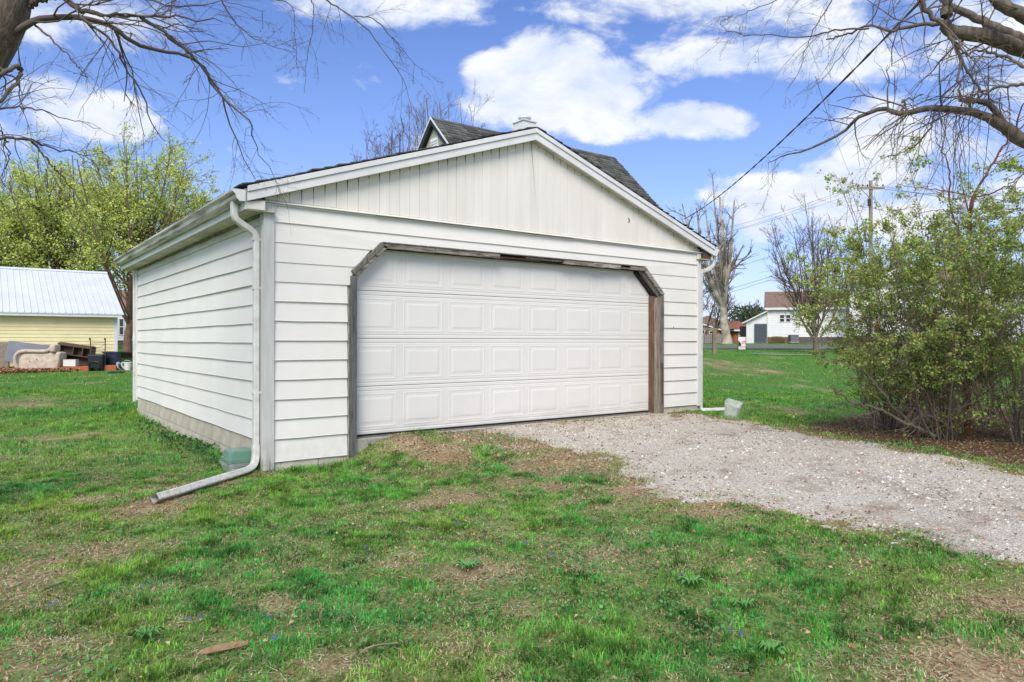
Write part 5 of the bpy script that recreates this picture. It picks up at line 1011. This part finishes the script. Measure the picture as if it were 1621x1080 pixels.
for big, pts, r0, r1, kk in [(1, [(1532,700,9.2),(1530,600,9.2),(1532,500,9.2),(1530,420,9.2),(1535,345,9.2),(1541,310,9.2)], .055, .03, .2), (1, [(1541,310,9.2),(1560,275,9.1),(1590,230,9.0),(1621,195,8.9),(1650,160,8.8)], .022, .006, .9), (1, [(1541,312,9.2),(1515,305,9.2),(1470,298,9.2),(1420,292,9.2)], .013, .004, .8),
   (1, [(1530,400,9.2),(1505,330,9.2),(1500,260,9.2),(1480,215,9.2)], .020, .006, .8), (1, [(1541,312,9.2),(1580,300,9.1),(1621,275,9.0),(1660,250,8.9)], .014, .004, .8), (1, [(1535,345,9.2),(1520,270,9.3),(1525,200,9.3)], .012, .004, .8), (1, [(1540,330,9.2),(1600,330,9.1),(1650,335,9.0)], .010, .004, .5)]:
    o, R_ = limb(tk, pts, r0, r1, sides=8); par.append((o, R_, kk, .8))
droop_twigs(tb, par, 9, 4, 2, bias=(0,0,.04)); shifted(tb, off_); shifted(tk, off_); tk.obj('trunk', m_red, T); tb.obj('branches', m_red, T, kind='stuff')

# ------------------------------------------------------------------ grass
rng = np.random.default_rng(99)
def occupied(x, y): return ((x > -.01) & (x < 6.82) & (y > -.0) & (y < 7.3))
def grass(name, d0, d1, n, h, w_, seg3=True, marg=1.2, kind_lab=None, yellow=0.):
    u = rng.random(n); d = np.sqrt(d0*d0+u*(d1*d1-d0*d0)); lat = rng.uniform(-1, 1, n)*(.76*d+marg); x = CAM[0]+lat*RT[0]+d*FW[0]; y = CAM[1]+lat*RT[1]+d*FW[1]
    dm = drive_m(x, y); bm = bare_m(x, y); bd = bed_m(x, y); keep = ~occupied(x, y) & (rng.random(n) > dm*1.02) & (rng.random(n) > bm*.80) & (rng.random(n) > bd*.96)
    tuft = fbm(x, y, 7., 3, 21); keep &= rng.random(n) < np.clip(.25+2.1*(tuft-.3), .12, 1); keep &= ~inpoly(x, y, DEBP)
    keep &= ~((x < 2.5) & (x > -11) & (y > 26.7) & (y < 36.3)); 
    if d1 > 45: keep &= ~((d > 48.9) & (d < 59.4)); keep &= ~((d > 71.4) & (d < 72.9))
    x = x[keep]; y = y[keep]; d = d[keep]; bm = bm[keep]; tuft = tuft[keep]; dm = dm[keep]; n = len(x); z = H(x, y)
    big = fbm(x, y, .9, 3, 55)
    gcl = np.exp(-((x+.0)**2/.35+(y-.9)**2/1.2))*0+np.exp(-(np.minimum(np.abs(x+.06)+np.clip(-y,0,9)*3, np.abs(y+.05)+np.clip(x-1.1,0,9)*3+np.clip(-x,0,9)*3)/.12)**2)   # longer where the mower cannot reach
    hh = h*(.25+.75*big+.9*np.clip((tuft-.42)*2.4, 0, 1)+.4*rng.random(n))*(1-.55*bm)*(1+1.3*gcl)*(1-.5*dm); a = rng.uniform(0, 2*math.pi, n); lean = rng.uniform(.15, .95, n)*hh*(1+1.2*(rng.random(n) < .15)); dx = np.cos(a); dy = np.sin(a)
    straw = rng.random(n) < (1. if seg3 else .45)*np.clip(.13+.55*bm+.42*np.clip((fbm(x, y, 4.0, 4, 8)-.52)*8, 0, 1), 0, .9)
    hh = np.where(straw, hh*.55, hh); lean = np.where(straw, lean*1.5, lean)
    base = np.stack([x, y, z-.004], 1); side = np.stack([-dy, dx, 0*dx], 1)*(w_*rng.uniform(.6, 1.3, n))[:, None]; dr = np.stack([dx, dy, 0*dx], 1)
    hue = np.clip((fbm(x, y, 1.1, 3, 66)-.5)*3+rng.normal(0, .35, n), -1, 1)[:, None]
    c = np.array([.128,.305,.052])+np.array([.082,.040,-.004])*hue; c = c*1.08*(np.clip(1.08+2.6*(fbm(x, y, 9., 3, 140)-.5)+1.3*(fbm(x, y, 26., 2, 150)-.5), .4, 1.8)[:, None] if d1 < 20 else 1.05)*(1+rng.normal(0, .20 if d1 < 20 else .08, (n, 1))); c = np.where(straw[:, None], np.array([.66,.55,.34])*(1+rng.normal(0, .2, (n, 1))), c); c = np.clip(c, .012, .8)
    if seg3:
        m1_ = base+dr*(lean*.30)[:, None]+np.array([0,0,1])*(hh*.55)[:, None]; tp = base+dr*lean[:, None]+np.array([0,0,1])*(hh*np.clip(1-.25*(lean/np.maximum(hh,1e-3)), .4, 1))[:, None]
        V = np.stack([base-side, base+side, m1_-side*.8, m1_+side*.8, tp], 1).reshape(-1, 3); i = np.arange(n)[:, None]*5; Fc = np.concatenate([i+np.array([[0,1,3]]), i+np.array([[0,3,2]]), i+np.array([[2,3,4]])]); cc = np.repeat(c, 5, axis=0)
    else:
        tp = base+dr*lean[:, None]*.8+np.array([0,0,1])*hh[:, None]; V = np.stack([base-side, base+side, tp], 1).reshape(-1, 3); Fc = np.arange(n*3).reshape(-1, 3); cc = np.repeat(c, 3, axis=0)
    return put(name, npmesh(name, V, Fc, m_grass, cc), kind='stuff', label=kind_lab, cat='grass')
m_grass = mat('grass_blade', (1,1,1), attr='Col', rough=.6, trans=.35, spec=.06)
grass('lawn_grass', 1.8, 7.5, 540000, .033, .0026, True, .8, 'short patchy green grass of the near lawn')
grass('lawn_grass', 7.5, 17, 330000, .040, .0052, False, 1.5, 'green grass around and beyond the garage')
grass('lawn_grass', 17, 70, 300000, .050, .014, False, 3., 'bright green distant lawn by the shed and the road')

n = 400000; u = rng.random(n); d = np.sqrt(1.8**2+u*(10.5**2-1.8**2)); lat = rng.uniform(-1, 1, n)*(.76*d+.8); x = CAM[0]+lat*RT[0]+d*FW[0]; y = CAM[1]+lat*RT[1]+d*FW[1]
bm = bare_m(x, y); k = (rng.random(n) < np.clip(.22+1.1*bm+.5*np.clip((fbm(x, y, 4.0, 4, 8)-.52)*8, 0, 1), 0, 1)*np.clip(2.4*(fbm(x, y, 6., 3, 44)-.28), .1, 1)) & ~occupied(x, y) & (rng.random(n) > drive_m(x, y)*.97) & (rng.random(n) > bed_m(x, y)*.7); x, y, bm = x[k], y[k], bm[k]; n = len(x)
a = rng.uniform(0, 6.28, n); L = rng.uniform(.02, .07, n); z = H(x, y); ex = x+np.cos(a)*L; ey = y+np.sin(a)*L; w0 = rng.uniform(.0012, .0032, n)
z0_ = z+rng.uniform(.002, .014, n); z1_ = z+rng.uniform(.004, .024, n); sx_ = -np.sin(a)*w0; sy_ = np.cos(a)*w0
V = np.stack([np.stack([x-sx_, y-sy_, z0_], 1), np.stack([x+sx_, y+sy_, z0_], 1), np.stack([ex, ey, z1_], 1)], 1).reshape(-1, 3)
cs = np.array([.74,.61,.42])*(1+rng.normal(0, .22, (n, 1))); kb = rng.random(n) < .28; cs[kb] = np.array([.26,.155,.085])*(1+rng.normal(0, .2, (kb.sum(), 1)))
put('dry_thatch', npmesh('dry_thatch', V, np.arange(n*3).reshape(-1, 3), m_grass, np.repeat(np.clip(cs, .02, .8), 3, axis=0)), kind='stuff', label='dead straw and thatch lying in the thin patches of the lawn', cat='dry grass')
# ------------------------------------------------------------------ gravel stones
n = 150000; x = rng.uniform(-.5, 11.5, n); y = rng.uniform(-8.2, -.05, n); dm = drive_m(x, y)
patch = 0*x
for _q, _r in ((( 712,714), .20), ((770,700), .10), ((640,700), .05), ((820,712), .10), ((900,730), .08), ((1000,758), .08), ((1560,870), .06), ((1110,783), .05)):
    _gp = G(*_q)[:2]; patch = np.maximum(patch, np.exp(-((x-_gp[0])**2+(y-_gp[1])**2)/_r)*.8*np.clip((fbm(x, y, 5., 3, 4)-.4)*6, 0, 1))
edge = np.exp(-(sdf(drive, x, y)/.5)**2)*.10
dep = (x-CAM[0])*FW[0]+(y-CAM[1])*FW[1]; latt = (x-CAM[0])*RT[0]+(y-CAM[1])*RT[1]
k = (rng.random(n) < np.maximum(np.maximum(dm*np.clip(.3+1.5*(fbm(x, y, 1.3, 3, 200)-.35), .15, .9), patch), edge)) & (dep > 2) & (np.abs(latt) < .8*dep+.6); x = x[k]; y = y[k]; n = len(x); z = H(x, y)+.010*drive_m(x, y)
r = rng.lognormal(math.log(.0068), .45, n); r = np.clip(r, .004, .024); oc = np.array([[1,0,0],[0,1,0],[-1,0,0],[0,-1,0],[0,0,1],[0,0,-1]], float); of = np.array([[0,1,4],[1,2,4],[2,3,4],[3,0,4]])
V = oc[None]*r[:, None, None]*rng.uniform(.55, 1.25, (n, 6, 1)); a = rng.uniform(0, 6.28, n); ca, sa = np.cos(a)[:, None], np.sin(a)[:, None]; Vx = V[..., 0]*ca-V[..., 1]*sa; Vy = V[..., 0]*sa+V[..., 1]*ca; V = np.stack([Vx, Vy, V[..., 2]*.75], -1)+np.stack([x, y, z+.001], 1)[:, None]
Fc = (np.arange(n)[:, None, None]*6+of[None]).reshape(-1, 3); g = rng.choice([.16,.30,.46,.60,.74], n, p=[.14,.2,.28,.24,.14])*rng.uniform(.9, 1.1, n); g = g*1.08; c = np.stack([g, g*.96, g*.87], 1); c = np.where((rng.random(n) < .07)[:, None], c*np.array([.8,.55,.38]), c); c = np.where((rng.random(n) < .05)[:, None], c*.35, c)
m_stone = mat('limestone_chip', (1,1,1), attr='Col', rough=.9, spec=.2)
put('gravel', npmesh('gravel', V.reshape(-1, 3), Fc, m_stone, np.repeat(c, 6, axis=0)), kind='stuff', label='loose pale limestone gravel of the driveway', cat='gravel')

# ------------------------------------------------------------------ dead leaves, clover, violets, sticks
def scatter(n, mask, x0, x1, y0, y1):
    x = rng.uniform(x0, x1, n); y = rng.uniform(y0, y1, n); k = (rng.random(n) < mask(x, y)) & ~occupied(x, y); return x[k], y[k]
def litter(name, lab, x, y, size, base, v2, lift=.012, flat=.75, m=None, p=.4):
    z = H(x, y)+rng.uniform(.002, lift, len(x)); C = np.stack([x, y, z], 1); leafmesh(name, C, size, m or m_lit, colmix(len(C), base, .3, v2, p), flat=flat, fold=.8, aspect=.6, kind='stuff', label=lab, cat='leaf litter')
m_lit = mat('dead_leaf', (1,1,1), attr='Col', rough=.85, trans=.1)
def lm(x, y):
    v = bed_m(x, y)*.9
    for c, r in _br[:10]+_br[10:19]+_br[24:25]+_br[31:33]: v = np.maximum(v, .5*np.exp(-((x-c[0])**2+(y-c[1])**2)/(r*r*1.3)))
    v = np.maximum(v, .45*np.exp(-(sdf(drive, x, y)/.22)**2)*(fbm(x, y, 3, 3, 17) > .48)); v = np.maximum(v, .42*drive_m(x, y)*np.clip((fbm(x, y, 1.9, 4, 18)-.50)*8, 0, 1)+.04)
    v = np.maximum(v, .8*np.exp(-((x-6.3)**2/.3+(y+.12)**2/.03))); return v
x, y = scatter(70000, lm, -2, 12, -7, 1.5); litter('leaf_litter', 'brown dead leaves and bark bits at the driveway edges and under the shrub', x, y, .028, (.20,.11,.06), (.33,.23,.14))
x, y = scatter(19000, lambda x, y: .25+bare_m(x, y)*.6, -6, 8, -6.5, 2); litter('leaf_litter', 'curled tan dead leaves scattered over the near lawn', x, y, .027, (.42,.29,.18), (.30,.13,.07), .035, .4)
x, y = scatter(12000, lambda x, y: (sdf(DEBP, x, y) < .1)*1., -9, 2.8, 24.5, 27); litter('leaf_litter', 'rust-brown leaves heaped along the foot of the junk pile', x, y, .12, (.30,.12,.06), (.45,.30,.16), .12, .5)
x, y = scatter(4200, lambda x, y: np.exp(-((x+.13)**2/.025+(y-3.)**2/5.)), -.8, 0, .4, 7.); litter('ground_ivy', 'dark green ground ivy hugging the block foundation', x, y, .045, (.05,.13,.045), (.09,.21,.06), .07, .3, m_shrl)
# broadleaf weeds (clover / violet leaves) in patches
def wm(x, y): return np.clip((fbm(x, y, 1.5, 4, 121)-.54)*7, 0, 1)*.9*(1-drive_m(x, y))
x, y = scatter(60000, wm, -6.5, 7, -6.5, 1.0)
dd_ = (x-CAM[0])*FW[0]+(y-CAM[1])*FW[1]; k = (dd_ > 1.8) & (dd_ < 8.5); x, y = x[k], y[k]; z = H(x, y)+rng.uniform(.012, .045, len(x)); C = np.stack([x, y, z], 1)
leafmesh('clover', C, .020, m_shrl, colmix(len(C), (.095,.29,.085), .2, (.13,.34,.11), .3), flat=.65, fold=.3, aspect=.95, kind='stuff', label='low broad-leaved clover and violet leaves among the grass', cat='weeds')
m_vio = mat('violet_petals', (.06,.05,.26), (.10,.08,.36), 30., .6); m_stem = mat('green_stem', (.07,.15,.04), rough=.7)
spots = [(538,762),(185,848),(716,884),(730,856),(941,892)]
spots = [(240,940),(82,976),(318,993),(420,997),(435,1028),(655,822),(722,842),(700,882),(668,912),(834,871),(878,893),(1168,1016),(1078,925),(330,707),(338,700),(322,716),(300,800),(326,722),(579,880)]
b0 = B(); pet = []
for k in range(5):
    a = k*2*math.pi/5; b0.v += [(0,0,.055),(.009*math.cos(a-.5),.009*math.sin(a-.5),.060),(.015*math.cos(a),.015*math.sin(a),.056),(.009*math.cos(a+.5),.009*math.sin(a+.5),.060)]; b0.f.append((4*k, 4*k+1, 4*k+2, 4*k+3))
me_f = b0.mesh('petals', m_vio); me_st = B().tube([(0,0,-.005),(.004,0,.03),(0,0,.055)], .0012, 4).mesh('stem', m_stem)
nearest = {}
where = {0:'beside the dead patch at lower left',1:'lone bloom at the left edge of the near lawn',2:'left one above the broken wood strip',3:'right one above the broken wood strip',4:'just right of the broken wood strip',5:'highest on the open lawn before the door',6:'in the lawn below the gravel patch',7:'mid-lawn, left of the dandelion rosette',8:'mid-lawn, lower of its pair',9:'right of mid-lawn on bare soil',10:'right of mid-lawn by the dandelion',11:'nearest the lower right',12:'beside the dark dandelion rosette'}
for i, (px, py) in enumerate(spots):
    g = G(px, py); lab = 'small violet flower '+where[i] if i in where else 'small violet flower by the block foundation, '+{13:'middle one in the ivy',14:'rightmost of the ivy group',15:'leftmost of the ivy group',17:'lowest of the ivy group'}.get(i,'')
    if i in (16, 18): lab = 'small violet flower near the end of the left downspout' if i == 16 else 'small violet flower in the middle of the near lawn'
    T = thing('violet', lab, 'flower', (g[0], g[1], g[2]), random.random()*6, 'violets in the lawn')
    hd = 2
    for q in range(hd):
        ox, oy = random.uniform(-.02, .02), random.uniform(-.02, .02); put('stem', me_st, T, (ox, oy, 0), (random.uniform(-.3,.3), random.uniform(-.3,.3), 0)); put('petals', me_f, T, (ox, oy, 0), (random.uniform(-.5,.5), random.uniform(-.5,.5), random.random()*6))
# dandelion rosettes
def rosette(px, py, label, R0=.07, col=(.035,.11,.045)):
    g = G(px, py); T = thing('dandelion_plant', label, 'weed', tuple(g), 0, 'broad-leaved weeds in the lawn'); b = B()
    for k in range(15):
        a = k*2.4+random.random()*.5; L = R0*random.uniform(.6, 1.1); w_ = L*.14; ca, sa = math.cos(a), math.sin(a)
        b = B(); pts = []
        for j, (t, ww, zz) in enumerate([(0,.2,.0),(.35,.8,.035),(.7,1.,.05),(1.,.05,.03)]): pts += [(ca*L*t-sa*w_*ww, sa*L*t+ca*w_*ww, zz+.01), (ca*L*t, sa*L*t, zz), (ca*L*t+sa*w_*ww, sa*L*t-ca*w_*ww, zz+.01)]
        b.v = pts
        for j in range(3):
            for q in range(2): b.f.append((j*3+q, j*3+q+1, j*3+q+4, j*3+q+3))
        b.obj('leaf', m_ros, T, smooth=True)
m_ros = mat('rosette_leaf', (.11,.30,.08), (.15,.35,.10), 20., .7, trans=.2)
rosette(1094, 930, 'dark broad-leaved dandelion rosette right of the middle of the near lawn', .09); rosette(1180, 968, 'small dandelion rosette below and right of the big one'); rosette(1222, 1040, 'dandelion rosette near the lower edge, right of centre'); rosette(232, 1018, 'wide rosette left of the broken wood strip', .08); rosette(958, 800, 'rosette in the lawn below the gravel edge', .06); rosette(742, 905, 'pale rosette in the middle of the near lawn', .09)
# broken strip of wood, sticks
g0 = G(318, 1046); g1 = G(393, 1028); T = thing('wood_strip', 'broken tan strip of split wood lying in the grass, lower left', 'wood', tuple(g0)); v = g1-g0; b = B()
L = np.linalg.norm(v); v = v/L; nn = np.array([-v[1], v[0], 0]); pr = [(0,.0,.004),(.12,.012,.02),(.5,.015,.02),(.85,.012,.02),(1,.002,.012)]
for t_, ww, hh_ in pr:
    c = v*L*t_; b.v += [tuple(c+nn*ww+np.array([0,0,.022])), tuple(c+nn*ww*.8+np.array([0,0,.022+hh_])), tuple(c-nn*ww*.6+np.array([0,0,.024+hh_])), tuple(c-nn*ww+np.array([0,0,.022]))]
for j in range(4):
    for q in range(4): b.f.append((j*4+q, j*4+(q+1) % 4, j*4+4+(q+1) % 4, j*4+4+q))
b.f.append((3,2,1,0)); b.f.append((16,17,18,19)); b.obj('split_strip', mat('split_wood', (.42,.29,.17), (.25,.15,.08), 20., .85, .6, 60), T)
def stick(pts, r, label, m=m_brtw):
    q = [G(*p) for p in pts]; T = thing('stick', label, 'stick', tuple(q[0]), 0, 'sticks on the lawn'); q = [tuple(v-q[0]+np.array([0,0,.022+random.uniform(0,.01)])) for v in q]; B().tube(smooth(q, 4), [r*(1-.5*i/(4*(len(q)-1))) for i in range(4*(len(q)-1)+1)], 6).obj('shoot', m, T)
m_ptw = mat('pale_stick', (.33,.27,.20), (.22,.17,.12), 12., .9)
stick([(571,1043),(585,1037),(608,1032),(632,1031)], .005, 'pale bent twig in the grass left of the bottom centre', m_ptw)
stick([(70,944),(88,936),(105,930)], .006, 'dark stick at the left edge below the dead patch'); stick([(8,945),(30,935),(45,928)], .005, 'pale stick at the far left of the near lawn', m_ptw); stick([(75,1078),(105,1068),(122,1050)], .005, 'dark twig at the lower left corner'); stick([(120,808),(150,800),(170,797)], .005, 'thin stick left of the downspout end', m_ptw); stick([(920,752),(935,745),(942,744)], .005, 'short twig on the brown soil before the gravel'); stick([(765,848),(766,858),(772,866)], .004, 'forked twig in the middle of the lawn')
print('objects', len(bpy.data.objects), 'tris', sum(len(o.data.loops)-2*len(o.data.polygons) for o in bpy.data.objects if o.type == 'MESH'))
